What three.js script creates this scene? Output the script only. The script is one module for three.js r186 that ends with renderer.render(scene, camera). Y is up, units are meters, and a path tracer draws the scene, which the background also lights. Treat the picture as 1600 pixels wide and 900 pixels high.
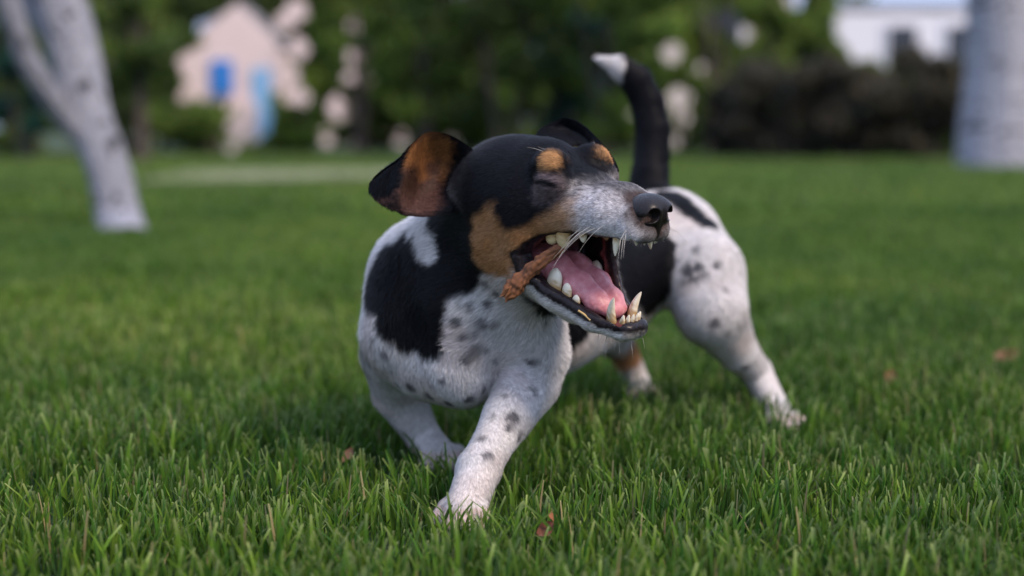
import * as THREE from 'three';
import { mergeGeometries } from 'three/addons/utils/BufferGeometryUtils.js';
import { ImprovedNoise } from 'three/addons/math/ImprovedNoise.js';

// ---------------------------------------------------------------- camera, sky, sun, exposure
const scene = new THREE.Scene();
const LENS = 2222, PITCH = Math.atan(250 / LENS);                 // focal length in pixels of a 1600 x 900 frame
const camera = new THREE.PerspectiveCamera(2 * Math.atan(450 / LENS) * 180 / Math.PI, 16 / 9, 0.05, 400);
camera.position.set(0, 0.30, 1.10);
camera.rotation.set(-PITCH, 0, 0);
camera.focus = 1.05;
camera.userData.fStop = 2.85;

const SUN_DIR = new THREE.Vector3(0.55, 0.72, 0.52).normalize();
{
  const w = 256, h = 128, data = new Float32Array(w * h * 4);
  for (let j = 0; j < h; j++) for (let i = 0; i < w; i++) {
    const el = ((j + 0.5) / h - 0.5) * Math.PI, k = 4 * (j * w + i);
    const t = Math.max(0, Math.sin(el));
    const b = 0.45 + 0.31 * t;
    data[k] = 0.84 * b; data[k + 1] = 1.0 * b; data[k + 2] = 1.45 * b; data[k + 3] = 1;
  }
  const sky = new THREE.DataTexture(data, w, h, THREE.RGBAFormat, THREE.FloatType);
  sky.mapping = THREE.EquirectangularReflectionMapping; sky.magFilter = THREE.LinearFilter; sky.needsUpdate = true;
  scene.background = sky; scene.environment = sky;
  scene.backgroundIntensity = 1; scene.environmentIntensity = 1;
}
const sun = new THREE.DirectionalLight(new THREE.Color(1.0, 0.80, 0.62), 2.3);
sun.position.copy(SUN_DIR).multiplyScalar(30);
sun.castShadow = true; sun.shadow.radius = 32;
sun.shadow.mapSize.set(2048, 2048);
Object.assign(sun.shadow.camera, { left: -20, right: 20, top: 20, bottom: -20, near: 1, far: 80 });
scene.add(sun, sun.target);

const renderer = new THREE.WebGLRenderer({ antialias: true });
renderer.shadowMap.enabled = true;
renderer.toneMapping = THREE.LinearToneMapping;
renderer.toneMappingExposure = 1.70;

// ---------------------------------------------------------------- helpers
let seed = 12345;
const rnd = () => { seed |= 0; seed = seed + 0x6D2B79F5 | 0; let t = Math.imul(seed ^ seed >>> 15, 1 | seed); t = t + Math.imul(t ^ t >>> 7, 61 | t) ^ t; return ((t ^ t >>> 14) >>> 0) / 4294967296; };
const rr = (a, b) => a + (b - a) * rnd();
const V = (x, y, z) => new THREE.Vector3(x, y, z);
const noiser = new ImprovedNoise();
const noise = (x, y, z) => noiser.noise(x, y, z);
const clamp = (x, a, b) => x < a ? a : x > b ? b : x;
const lerp = (a, b, t) => a + (b - a) * t;
const sstep = (a, b, x) => { const t = clamp((x - a) / (b - a), 0, 1); return t * t * (3 - 2 * t); };
const mixc = (a, b, t) => [lerp(a[0], b[0], t), lerp(a[1], b[1], t), lerp(a[2], b[2], t)];

const cP = Math.cos(PITCH), sP = Math.sin(PITCH);
const EYE = [0, 0.30, 1.10];
const rayOf = (px, py) => { const a = (px - 800) / LENS, b = (450 - py) / LENS; return [a, -sP + b * cP, -cP - b * sP]; };
// a point of the place from where it is seen and how far away it stands
const at = (px, py, d) => { const r = rayOf(px, py); return [EYE[0] + r[0] * d, EYE[1] + r[1] * d, EYE[2] + r[2] * d]; };
const onGround = (px, py) => { const r = rayOf(px, py), d = -EYE[1] / r[1]; return [EYE[0] + r[0] * d, 0, EYE[2] + r[2] * d]; };

const names = {};
const numbered = (n) => { const k = names[n] = (names[n] ?? -1) + 1; return k ? `${n}_${String(k).padStart(3, '0')}` : n; };
function tag(o, label, category, group, kind) {
  if (label) o.userData.label = label;
  if (category) o.userData.category = category;
  if (group) o.userData.group = group;
  if (kind) o.userData.kind = kind;
  return o;
}
function put(name, geo, mat, parent = scene) {
  const m = new THREE.Mesh(geo, mat);
  m.name = parent === scene ? numbered(name) : name;
  m.castShadow = m.receiveShadow = true;
  parent.add(m);
  return m;
}
function group(name) { const g = new THREE.Group(); g.name = numbered(name); scene.add(g); return g; }
const std = (o) => new THREE.MeshStandardMaterial(o);
const phys = (o) => new THREE.MeshPhysicalMaterial(o);
const rgb = (r, g, b) => new THREE.Color().setRGB(r, g, b);
function noiseTexture(size, f, seedZ, lo, hi, srgb = false, stretch = [1, 1]) {
  const d = new Uint8Array(size * size * 4);
  for (let j = 0; j < size; j++) for (let i = 0; i < size; i++) {
    const u = i / size * Math.PI * 2, v = j / size * Math.PI * 2;
    let s = 0, a = 1, tot = 0;
    for (let o = 0; o < 4; o++) { const k = f * 2 ** o; s += a * noise(Math.cos(u) * k * stretch[0] + seedZ, Math.sin(u) * k * stretch[0] + Math.cos(v) * k * stretch[1], Math.sin(v) * k * stretch[1] + seedZ * 3); tot += a; a *= 0.6; }
    const t = clamp(0.5 + s / tot * 1.1, 0, 1), k = 4 * (j * size + i);
    for (let c = 0; c < 3; c++) d[k + c] = 255 * (lo[c] + (hi[c] - lo[c]) * t);
    d[k + 3] = 255;
  }
  const t = new THREE.DataTexture(d, size, size, THREE.RGBAFormat, THREE.UnsignedByteType);
  t.wrapS = t.wrapT = THREE.RepeatWrapping; t.magFilter = THREE.LinearFilter; if (srgb) t.colorSpace = THREE.SRGBColorSpace;
  t.needsUpdate = true; return t;
}

// ---------------------------------------------------------------- signed distances and their surface
const smin = (a, b, k) => { const h = Math.max(k - Math.abs(a - b), 0) / k; return Math.min(a, b) - h * h * k * 0.25; };
const smax = (a, b, k) => -smin(-a, -b, k);
function cone(x, y, z, a, ra, b, rb) {                            // capsule that tapers from ra to rb
  const bx = b[0] - a[0], by = b[1] - a[1], bz = b[2] - a[2], px = x - a[0], py = y - a[1], pz = z - a[2];
  const t = clamp((px * bx + py * by + pz * bz) / (bx * bx + by * by + bz * bz), 0, 1);
  const dx = px - bx * t, dy = py - by * t, dz = pz - bz * t;
  return Math.sqrt(dx * dx + dy * dy + dz * dz) - (ra + (rb - ra) * t);
}
function ell(x, y, z, c, r) {
  const a = (x - c[0]) / r[0], b = (y - c[1]) / r[1], e = (z - c[2]) / r[2], k0 = Math.sqrt(a * a + b * b + e * e);
  const g = Math.sqrt((a / r[0]) ** 2 + (b / r[1]) ** 2 + (e / r[2]) ** 2);
  return g < 1e-9 ? -Math.min(...r) : k0 * (k0 - 1) / g;
}
function polygon(x, y, p) {                                       // signed distance to a closed outline, negative inside
  let d = 1e9, s = 1;
  for (let i = 0, n = p.length, j = n - 1; i < n; j = i, i++) {
    const ex = p[j][0] - p[i][0], ey = p[j][1] - p[i][1], wx = x - p[i][0], wy = y - p[i][1];
    const t = clamp((wx * ex + wy * ey) / (ex * ex + ey * ey), 0, 1), bx = wx - ex * t, by = wy - ey * t;
    d = Math.min(d, bx * bx + by * by);
    const c1 = y >= p[i][1], c2 = y < p[j][1], c3 = ex * wy > ey * wx;
    if ((c1 && c2 && c3) || (!c1 && !c2 && !c3)) s = -s;
  }
  return s * Math.sqrt(d);
}
function skin(sdf, lo, hi, h, slack = 1.5) {                      // surface nets over the blocks that hold some surface
  const n = [0, 1, 2].map((i) => Math.ceil((hi[i] - lo[i]) / h / 8) * 8 + 1), [nx, ny, nz] = n;
  const f = new Float32Array(nx * ny * nz).fill(NaN), id = new Int32Array(nx * ny * nz).fill(-1), blocks = [];
  for (let k = 0; k + 8 < nz; k += 8) for (let j = 0; j + 8 < ny; j += 8) for (let i = 0; i + 8 < nx; i += 8) {
    if (Math.abs(sdf(lo[0] + (i + 4) * h, lo[1] + (j + 4) * h, lo[2] + (k + 4) * h)) > 7 * h * slack) continue;
    blocks.push([i, j, k]);
    for (let c = k; c <= k + 8; c++) for (let b = j; b <= j + 8; b++) for (let a = i; a <= i + 8; a++) {
      const q = a + nx * (b + ny * c);
      if (f[q] !== f[q]) f[q] = sdf(lo[0] + a * h, lo[1] + b * h, lo[2] + c * h);
    }
  }
  const pos = [], idx = [], off = [0, 1, nx, nx + 1, nx * ny, nx * ny + 1, nx * ny + nx, nx * ny + nx + 1];
  const edges = [[0, 1], [2, 3], [4, 5], [6, 7], [0, 2], [1, 3], [4, 6], [5, 7], [0, 4], [1, 5], [2, 6], [3, 7]];
  for (const [bi, bj, bk] of blocks) for (let c = bk; c < bk + 8; c++) for (let b = bj; b < bj + 8; b++) for (let a = bi; a < bi + 8; a++) {
    const q = a + nx * (b + ny * c);
    let m = 0; for (let e = 0; e < 8; e++) if (f[q + off[e]] < 0) m |= 1 << e;
    if (m === 0 || m === 255) continue;
    let x = 0, y = 0, z = 0, cnt = 0;
    for (const [u, w] of edges) {
      if ((m >> u & 1) === (m >> w & 1)) continue;
      const fu = f[q + off[u]], t = fu / (fu - f[q + off[w]]);
      x += (u & 1) + t * ((w & 1) - (u & 1)); y += (u >> 1 & 1) + t * ((w >> 1 & 1) - (u >> 1 & 1)); z += (u >> 2) + t * ((w >> 2) - (u >> 2)); cnt++;
    }
    id[q] = pos.length / 3; pos.push(lo[0] + (a + x / cnt) * h, lo[1] + (b + y / cnt) * h, lo[2] + (c + z / cnt) * h);
  }
  const quad = (a, b, c, d, flip) => { if (a < 0 || b < 0 || c < 0 || d < 0) return; if (flip) idx.push(a, c, b, a, d, c); else idx.push(a, b, c, a, c, d); };
  for (const [bi, bj, bk] of blocks) for (let c = bk; c < bk + 8; c++) for (let b = bj; b < bj + 8; b++) for (let a = bi; a < bi + 8; a++) {
    const q = a + nx * (b + ny * c), s = f[q] < 0;
    if (a < nx - 1 && b > 0 && c > 0 && f[q + 1] === f[q + 1] && s !== f[q + 1] < 0) quad(id[q], id[q - nx], id[q - nx - nx * ny], id[q - nx * ny], s === false ? false : true);
    if (b < ny - 1 && a > 0 && c > 0 && f[q + nx] === f[q + nx] && s !== f[q + nx] < 0) quad(id[q], id[q - nx * ny], id[q - 1 - nx * ny], id[q - 1], s === false ? false : true);
    if (c < nz - 1 && a > 0 && b > 0 && f[q + nx * ny] === f[q + nx * ny] && s !== f[q + nx * ny] < 0) quad(id[q], id[q - 1], id[q - 1 - nx], id[q - nx], s === false ? false : true);
  }
  const P = new Float32Array(pos), N = new Float32Array(pos.length), e = h * 0.5;
  const grad = (x, y, z) => { const a = sdf(x + e, y - e, z - e), b = sdf(x - e, y - e, z + e), c = sdf(x - e, y + e, z - e), d = sdf(x + e, y + e, z + e); return [(a - b - c + d), (-a - b + c + d), (-a + b - c + d)]; };
  for (let i = 0; i < P.length; i += 3) {
    const d = sdf(P[i], P[i + 1], P[i + 2]); let g = grad(P[i], P[i + 1], P[i + 2]), l = Math.hypot(...g) || 1;
    const s = clamp(d, -h * 0.4, h * 0.4); for (let c = 0; c < 3; c++) P[i + c] -= g[c] / l * s * 0.8;
    g = grad(P[i], P[i + 1], P[i + 2]); l = Math.hypot(...g) || 1;
    for (let c = 0; c < 3; c++) N[i + c] = g[c] / l;
  }
  // make the winding agree with the normals
  for (let t = 0; t < idx.length; t += 3) {
    const [a, b, c] = [idx[t] * 3, idx[t + 1] * 3, idx[t + 2] * 3];
    const ux = P[b] - P[a], uy = P[b + 1] - P[a + 1], uz = P[b + 2] - P[a + 2], vx = P[c] - P[a], vy = P[c + 1] - P[a + 1], vz = P[c + 2] - P[a + 2];
    if ((uy * vz - uz * vy) * N[a] + (uz * vx - ux * vz) * N[a + 1] + (ux * vy - uy * vx) * N[a + 2] < 0) { const w = idx[t + 1]; idx[t + 1] = idx[t + 2]; idx[t + 2] = w; }
  }
  const g = new THREE.BufferGeometry();
  g.setAttribute('position', new THREE.BufferAttribute(P, 3)); g.setAttribute('normal', new THREE.BufferAttribute(N, 3)); g.setIndex(idx);
  return g;
}
// ---------------------------------------------------------------- the lawn
{
  const g = new THREE.PlaneGeometry(300, 300, 60, 60); g.rotateX(-Math.PI / 2);
  const uv = g.attributes.uv; for (let i = 0; i < uv.count; i++) uv.setXY(i, uv.getX(i) * 300, uv.getY(i) * 300);
  const tex = noiseTexture(512, 6, 1.7, [0.10, 0.15, 0.05], [0.20, 0.31, 0.10], true);
  const m = put('lawn_ground', g, std({ name: 'lawn_thatch', map: tex, roughness: 1 })); m.position.set(0, -0.004, -20); m.userData.kind = 'structure';
}
function tuftGeo(blades, spread, hMin, hMax, wide, dryShare) {
  const pos = [], col = [], idx = [], nor = [];
  for (let b = 0; b < blades; b++) {
    const a = rr(0, Math.PI * 2), q = Math.sqrt(rnd()) * spread, x0 = Math.cos(a) * q, z0 = Math.sin(a) * q;
    const yaw = rr(0, Math.PI * 2), lean = rr(0.05, 0.75) * rr(0.3, 1), h = rr(hMin, hMax), turn = rr(0, Math.PI * 2);
    let w = wide * rr(0.55, 1.15);
    const dx = Math.cos(yaw), dz = Math.sin(yaw), sx = Math.cos(turn), sz = Math.sin(turn), seg = 4, base = pos.length / 3;
    const dry = rnd() < dryShare, cut = rnd() < 0.55, shade = rr(0.6, 1.35), yel = rr(0, 1);
    if (dry) w *= 0.6;
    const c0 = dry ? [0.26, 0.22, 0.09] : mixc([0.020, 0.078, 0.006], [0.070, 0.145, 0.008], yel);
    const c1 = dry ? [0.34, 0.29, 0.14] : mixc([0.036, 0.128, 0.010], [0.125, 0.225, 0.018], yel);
    for (let i = 0; i <= seg; i++) {
      const t = i / seg, k = t * t * lean * h * 1.2, y = h * (t - 0.22 * lean * t * t), ww = w * 0.5 * (t < 0.5 ? 1 : 1 - (t - 0.5) * (cut ? 0.9 : 1.85));
      for (const s of [-1, 1]) {
        pos.push(x0 + dx * k + sx * ww * s, y, z0 + dz * k + sz * ww * s);
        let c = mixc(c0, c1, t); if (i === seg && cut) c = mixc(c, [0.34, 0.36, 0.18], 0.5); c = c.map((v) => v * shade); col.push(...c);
      }
    }
    for (let i = 0; i < seg; i++) { const p = base + 2 * i; idx.push(p, p + 1, p + 2, p + 1, p + 3, p + 2); }
  }
  const g = new THREE.BufferGeometry(); g.setAttribute('position', new THREE.Float32BufferAttribute(pos, 3)); g.setAttribute('color', new THREE.Float32BufferAttribute(col, 3)); g.setIndex(idx); g.computeVertexNormals(); return g;
}
{
  const mat = phys({ name: 'grass_blade', vertexColors: true, roughness: 0.55, transmission: 0.35, thickness: 0, side: THREE.DoubleSide, specularIntensity: 0.35 });
  mat.roughness = 0.8;
  const sets = [], FEET = [[719, 806, 1.066], [692, 722, 1.243]].map((a) => { const p = at(...a); return [p[0], p[2]]; }); // grass pressed down by the paws
  const field = (z0, z1, perM2, variants, wild, margin, make) => {
    const lists = variants.map(() => []);
    const n = Math.round((z1 - z0) * perM2);
    const wide = (z) => (EYE[2] - z) * 0.37 + margin;
    const wMax = wide(z0);
    for (let i = 0; i < n * 2 * wMax; i++) {
      const z = rr(z0, z1), x = rr(-wMax, wMax); if (Math.abs(x) > wide(z)) continue;
      lists[Math.floor(rnd() * variants.length)].push([x, z]);
    }
    variants.forEach((g, k) => {
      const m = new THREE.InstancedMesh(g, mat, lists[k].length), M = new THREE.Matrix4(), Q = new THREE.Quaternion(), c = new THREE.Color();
      lists[k].forEach(([x, z], i) => {
        const s = rr(0.8, 1.2) * (1 + 0.22 * noise(x * 3.1, 4, z * 3.1)); Q.setFromEuler(new THREE.Euler(rr(-0.12, 0.12), rr(0, 6.283), rr(-0.12, 0.12)));
        let flat = 1; for (const [fx, fz] of FEET) flat = Math.min(flat, sstep(0.012, 0.075, Math.hypot(x - fx, z - fz)) * 0.45 + 0.55); M.compose(V(x, 0, z), Q, V(s, s * rr(0.85, 1.15) * flat, s)); m.setMatrixAt(i, M);
        const p = noise(x * 1.3 + 7, 1, z * 1.3), q = noise(x * 6, 2, z * 6), b = 0.95 + 0.34 * p + 0.18 * q + rr(-0.12, 0.12);  // broad tone patches, partly standing in for light streaks on the lawn
        c.setRGB(b * (1 + 0.14 * q + 0.22 * p), b, b * (1 - 0.10 * p)); m.setColorAt(i, c);
      });
      m.name = numbered('grass'); m.castShadow = m.receiveShadow = true; m.userData.kind = 'stuff'; scene.add(m); sets.push(m);
    });
  };
  const nearV = [], midV = [], farV = [];
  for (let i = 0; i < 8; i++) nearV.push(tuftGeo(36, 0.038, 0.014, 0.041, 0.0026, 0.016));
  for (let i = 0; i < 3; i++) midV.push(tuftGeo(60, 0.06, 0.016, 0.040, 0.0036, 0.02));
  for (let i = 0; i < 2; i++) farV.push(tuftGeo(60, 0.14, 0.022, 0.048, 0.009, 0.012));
  field(-1.0, 0.42, 1150, nearV, 1, 0.55);
  field(-3.4, -1.0, 420, midV, 1, 1.5);
  field(-13.2, -3.4, 110, farV, 1, 4);
  sets.forEach((m, i) => tag(m, ['short green mown grass of the near lawn with pale cut tips', 'green mown grass of the lawn behind the dog', 'distant green grass at the far side of the lawn'][i < 8 ? 0 : i < 11 ? 1 : 2], 'grass', 'grass of the lawn'));
}
// ---------------------------------------------------------------- trees, shrubs and houses behind the lawn
const barkTex = noiseTexture(512, 5, 4.2, [0.47, 0.48, 0.52], [0.68, 0.68, 0.71], true, [1.6, 0.6]);
const barkBump = noiseTexture(512, 7, 9.1, [0, 0, 0], [1, 1, 1], false, [2, 0.7]);
{ const d = barkTex.image.data, n = 512; for (let j = 0; j < n; j++) for (let i = 0; i < n; i++) { const k = 4 * (j * n + i), t = noise(i / n * 9 + 3, j / n * 22, 1.5) + 0.5 * noise(i / n * 30, j / n * 40, 4.5); if (t > 0.38) { const q = 1 - 0.55 * sstep(0.38, 0.62, t); for (let c = 0; c < 3; c++) d[k + c] *= q; } } } // cracks and knots in the lime wash
const limeBark = std({ name: 'whitewashed_bark', map: barkTex, bumpMap: barkBump, bumpScale: 0.008, roughness: 0.9 });
const greyBark = std({ name: 'grey_bark', color: rgb(0.11, 0.085, 0.075), bumpMap: barkBump, bumpScale: 0.006, roughness: 0.95 });
function limb(pts, seg = 24, ring = 14) {                           // tapering tube through [x, y, z, r]
  const c = new THREE.CatmullRomCurve3(pts.map((p) => V(p[0], p[1], p[2]))), g = new THREE.TubeGeometry(c, seg, 1, ring), P = g.attributes.position, U = g.attributes.uv, len = c.getLength();
  for (let i = 0; i <= seg; i++) {
    const q = c.getPointAt(i / seg), f = i / seg * (pts.length - 1), k = Math.min(pts.length - 2, Math.floor(f)), r = lerp(pts[k][3], pts[k + 1][3], f - k);
    for (let j = 0; j <= ring; j++) { const n = i * (ring + 1) + j, a = j / ring * 6.2832, v = V(P.getX(n), P.getY(n), P.getZ(n)).sub(q).multiplyScalar(r * (1 + 0.09 * noise(Math.cos(a) * 1.3 + 5, Math.sin(a) * 1.3, i * 0.35))).add(q); P.setXYZ(n, v.x, v.y, v.z); U.setXY(n, j / ring, i / seg * len * 1.2); }
  }
  g.computeVertexNormals(); return g;
}
const leafGeo = (() => { const g = new THREE.BufferGeometry(); g.setAttribute('position', new THREE.Float32BufferAttribute([0, 0, 0, 0.28, 0.45, 0.06, -0.28, 0.45, 0.06, 0, 1, -0.06, 0, 0.45, 0], 3)); g.setIndex([0, 1, 4, 0, 4, 2, 4, 1, 3, 4, 3, 2]); g.computeVertexNormals(); return g; })();
const leafMat = phys({ name: 'leaf', color: rgb(1, 1, 1), roughness: 0.9, transmission: 0.5, thickness: 0, specularIntensity: 0.4, side: THREE.DoubleSide });
function foliage(parent, name, count, place, size, tint, gap) {
  const m = new THREE.InstancedMesh(leafGeo, leafMat, count), M = new THREE.Matrix4(), Q = new THREE.Quaternion(), c = new THREE.Color();
  for (let i = 0; i < count; i++) {
    let p = place(); for (let q = 0; q < 6 && gap && gap(p, parent); q++) p = place(); const s = size * rr(0.6, 1.4); Q.setFromEuler(new THREE.Euler(rr(-1.4, 1.4), rr(0, 6.28), rr(-1.4, 1.4))); M.compose(p, Q, V(s, s, s)); m.setMatrixAt(i, M);
    const w = p.clone().add(parent.position), b = rr(0.7, 1.3) * (1 + 0.55 * noise(w.x * 1.7, w.y * 1.7, w.z * 1.7)); c.setRGB(tint[0] * b * rr(0.85, 1.2), tint[1] * b, tint[2] * b); m.setColorAt(i, c);
  }
  m.name = name; m.castShadow = m.receiveShadow = true; m.userData.kind = 'stuff'; parent.add(m); return m;
}
const clumps = (cx, cy, cz, rx, ry, rz, n, r) => { const k = []; for (let i = 0; i < n; i++) { const a = rr(0, 6.283), b = Math.acos(rr(-1, 1)), q = Math.cbrt(rnd()); k.push([cx + rx * q * Math.sin(b) * Math.cos(a), cy + ry * q * Math.cos(b), cz + rz * q * Math.sin(b) * Math.sin(a), r * rr(0.6, 1.3)]); } return () => { const c = k[Math.floor(rnd() * n)], a = rr(0, 6.283), b = Math.acos(rr(-1, 1)), q = c[3] * (0.55 + 0.45 * Math.sqrt(rnd())); return V(c[0] + q * Math.sin(b) * Math.cos(a), Math.max(0.03, c[1] + 0.8 * q * Math.cos(b)), c[2] + q * Math.sin(b) * Math.sin(a)); }; };

{ // the leaning whitewashed tree on the left, 4 m away
  const t = group('whitewashed_tree'); tag(t, 'leaning whitewashed tree with a forked trunk at the left of the lawn', 'tree');
  const b = onGround(192, 372), d = (px, py, k = 0) => { const p = at(px, py, 4.02 + k); return p; };
  put('trunk', limb([[b[0] + 0.01, -0.03, b[2], 0.075], [...d(186, 345), 0.060], [...d(170, 265), 0.062], [...d(142, 190), 0.070], [...d(125, 120), 0.073], [...d(105, 40), 0.078], [...d(85, -40), 0.082], [...d(55, -160, 0.1), 0.075], [...d(40, -420, 0.2), 0.05]]), limeBark, t);
  put('limb', limb([[...d(140, 215), 0.045], [...d(100, 175, -0.05), 0.036], [...d(62, 125, -0.12), 0.033], [...d(38, 80, -0.16), 0.034], [...d(18, 20, -0.2), 0.036], [...d(-10, -60, -0.25), 0.034], [...d(-60, -300, -0.3), 0.02]]), limeBark, t);
  put('limb', limb([[...d(112, 75), 0.05], [...d(82, 40, 0.03), 0.042], [...d(62, 15, 0.05), 0.038], [...d(40, -40, 0.06), 0.034], [...d(0, -250, 0.2), 0.02]]), limeBark, t);
  const p = d(60, -420, 0.2);
  foliage(t, 'crown', 5200, clumps(p[0] - 0.1, 1.75, p[2] - 0.1, 1.1, 0.55, 1.0, 40, 0.22), 0.055, [0.06, 0.12, 0.025]);
}
{ // thick whitewashed trunk on the right, 10 m away
  const t = group('whitewashed_tree'); tag(t, 'thick upright whitewashed tree trunk at the right edge of the lawn', 'tree');
  const b = onGround(1555, 268), x = b[0], z = b[2];
  put('trunk', limb([[x, -0.05, z, 0.30], [x, 0.12, z, 0.235], [x - 0.01, 0.5, z, 0.215], [x, 0.9, z, 0.21], [x - 0.05, 1.5, z, 0.20], [x - 0.10, 2.3, z, 0.19], [x - 0.05, 3.2, z, 0.15], [x, 4.2, z, 0.08]]), limeBark, t);
  put('limb', limb([[x, 2.1, z, 0.11], [x - 0.5, 2.7, z + 0.2, 0.08], [x - 1.2, 3.3, z + 0.3, 0.05], [x - 1.9, 3.7, z + 0.3, 0.02]]), greyBark, t);
  foliage(t, 'crown', 5000, clumps(x - 0.2, 4.2, z, 2.0, 1.2, 1.8, 50, 0.40), 0.10, [0.055, 0.105, 0.022]);
}
// shrubs and young trees in a row behind the lawn
const GREENS = { dark: [0.060, 0.105, 0.016], mid: [0.125, 0.205, 0.028], light: [0.19, 0.28, 0.05], teal: [0.022, 0.105, 0.070], wine: [0.080, 0.074, 0.048] };
// openings right through the rows of greenery: even tunnels along the line of sight that let pale walls show as bright spots, [start, end, radius in m]
const GAPS = [[465, 22, 16], [468, 78, 17], [455, 120, 12], [462, 152, 16], [476, 160, 9], [552, 46, 11], [551, 92, 10], [524, 182, 9], [525, 160, 9], [545, 125, 7], [1050, 86, 16], [1135, 36, 18], [1160, 58, 12], [1062, 160, 18], [1066, 185, 12], [355, 90, 66], [388, 190, 30], [405, 130, 24], [1345, 45, 40], [1400, 20, 40], [1475, 35, 36], [1450, 10, 40], [1340, 85, 12], [1240, 2, 14], [1590, 30, 40], [440, 40, 12], [1090, 110, 8]].map(([px, py, r]) => [V(...at(px, py, 12)), V(...at(px, py, 21)), (r + 8) / LENS * 16.5]);
function inGap(p, parent) { const q = p.clone().add(parent.position); for (const [A, B, r] of GAPS) if (cone(q.x, q.y, q.z, [A.x, A.y, A.z], r, [B.x, B.y, B.z], r) < 0) return true; return false; }
function shrub(px, d, w, h, tone, n, label, stems = 3, low = 0.0, clump = 0.16) {
  const base = at(px, 220, d), t = group('shrub'); t.position.set(base[0], 0, base[2]); tag(t, label, 'shrub', 'shrubs and trees behind the lawn');
  for (let i = 0; i < stems; i++) { const a = rr(0, 6.28), q = rr(0.2, 0.6) * w; put('stem', limb([[0.05 * Math.cos(a), -0.03, 0.05 * Math.sin(a), 0.03], [q * 0.4 * Math.cos(a), h * 0.35, q * 0.4 * Math.sin(a), 0.022], [q * Math.cos(a), h * 0.8, q * Math.sin(a), 0.008]], 8, 7), greyBark, t); }
  foliage(t, 'crown', Math.round(n * 1.5), clumps(0, low + (h - low) * 0.5, 0, w, (h - low) * 0.5, w * 0.6, Math.max(14, Math.round(n / 130)), clump * Math.min(1.6, Math.max(w, 0.7))), 0.10, GREENS[tone], inGap);
  return t;
}
const SHRUBS = [
  [735, 15.0, 0.8, 0.9, 'mid', 3200, 'low green shrub just above the forehead of the dog'],
  [205, 16.0, 0.8, 0.9, 'mid', 2600, 'low green shrub between the leaning white trunk and the playhouse'],
  [1280, 16.0, 0.9, 0.85, 'dark', 3200, 'low dark green shrub behind the left half of the dark hedge'],
  [-60, 13, 0.9, 2.4, 'dark', 3600, 'dark green shrub half hidden behind the leaning white tree'],
  [40, 12, 0.5, 1.5, 'teal', 1500, 'blue green young conifer left of the leaning white tree'],
  [225, 11, 0.35, 1.9, 'dark', 1500, 'slim dark shrub just right of the leaning white tree'],
  [150, 15, 0.8, 2.6, 'mid', 2800, 'mid green shrub seen behind the leaning white trunk'],
  [255, 16.5, 0.55, 2.0, 'light', 1300, 'light green shrub left of the pink gabled playhouse', 3, 0.2],
  [345, 14, 0.8, 0.62, 'mid', 1500, 'low green shrub at the foot of the pink playhouse'],
  [660, 13.6, 0.85, 2.7, 'mid', 3800, 'broad green shrub behind the ear of the dog'],
  [790, 13.2, 0.9, 2.9, 'dark', 4200, 'tall dark green shrub above the head of the dog'],
  [880, 13.8, 0.5, 1.5, 'teal', 1500, 'blue green shrub left of the raised tail'],
  [950, 13.0, 0.8, 2.8, 'mid', 3600, 'mid green shrub behind the raised tail'],
  [1120, 14.5, 0.7, 2.6, 'mid', 2300, 'loose green shrub right of the raised tail', 3, 0.5],
  [1215, 15.0, 0.6, 2.4, 'light', 2000, 'light green bushy shrub left of the dark hedge', 3, 0.1],
  [1150, 13.0, 0.45, 0.75, 'wine', 2600, 'low purple brown shrub at the left end of the dark hedge'],
  [1235, 12.6, 0.55, 0.92, 'wine', 4400, 'dark purple brown shrub, second of the low hedge'],
  [1330, 12.4, 0.6, 0.95, 'wine', 4800, 'dark purple brown shrub in the middle of the low hedge'],
  [1430, 12.4, 0.6, 0.92, 'wine', 4800, 'dark purple brown shrub beside the thick white trunk'],
  [1375, 14.2, 0.7, 1.12, 'mid', 1800, 'green shrub showing above the middle of the dark hedge'],
  [1470, 14.4, 0.5, 0.95, 'mid', 1300, 'green shrub showing between dark hedge and thick white trunk'],
  [1640, 14.0, 0.8, 1.3, 'mid', 2000, 'green shrub right of the thick white trunk'],
  [560, 15.0, 0.55, 2.2, 'mid', 1300, 'thin green shrub with gaps right of the playhouse', 3, 0.5],
  [470, 14.6, 0.45, 0.75, 'mid', 1200, 'low green shrub right of the playhouse post'],
  [1060, 15.5, 0.6, 1.0, 'mid', 1600, 'low green shrub behind the rump of the dog'],
];
for (const s of SHRUBS) shrub(...s);
// the dense hedge of trees behind them
const HEDGE = ['at the far left edge', 'behind the leaning white trunk', 'left of the playhouse', 'behind the playhouse', 'right of the playhouse', 'behind the near ear of the dog', 'above the brow of the dog', 'left of the tail tip', 'behind the dark tail', 'right of the tail', 'left of the white house', 'under the white house', 'below the white house windows', 'behind the thick white trunk'];
HEDGE.forEach((where, i) => {
  const px = -90 + i * 132, low = px > 1280 ? 1.05 : 2.7;
  shrub(px, 18 + (i % 3) * 0.5, 1.0, low, i % 4 === 1 ? 'light' : i % 3 === 0 ? 'dark' : 'mid', px > 1280 ? 5000 : 15000, `leafy hedge tree in the back row ${where}`, 2, 0, 0.2);
});

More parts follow.
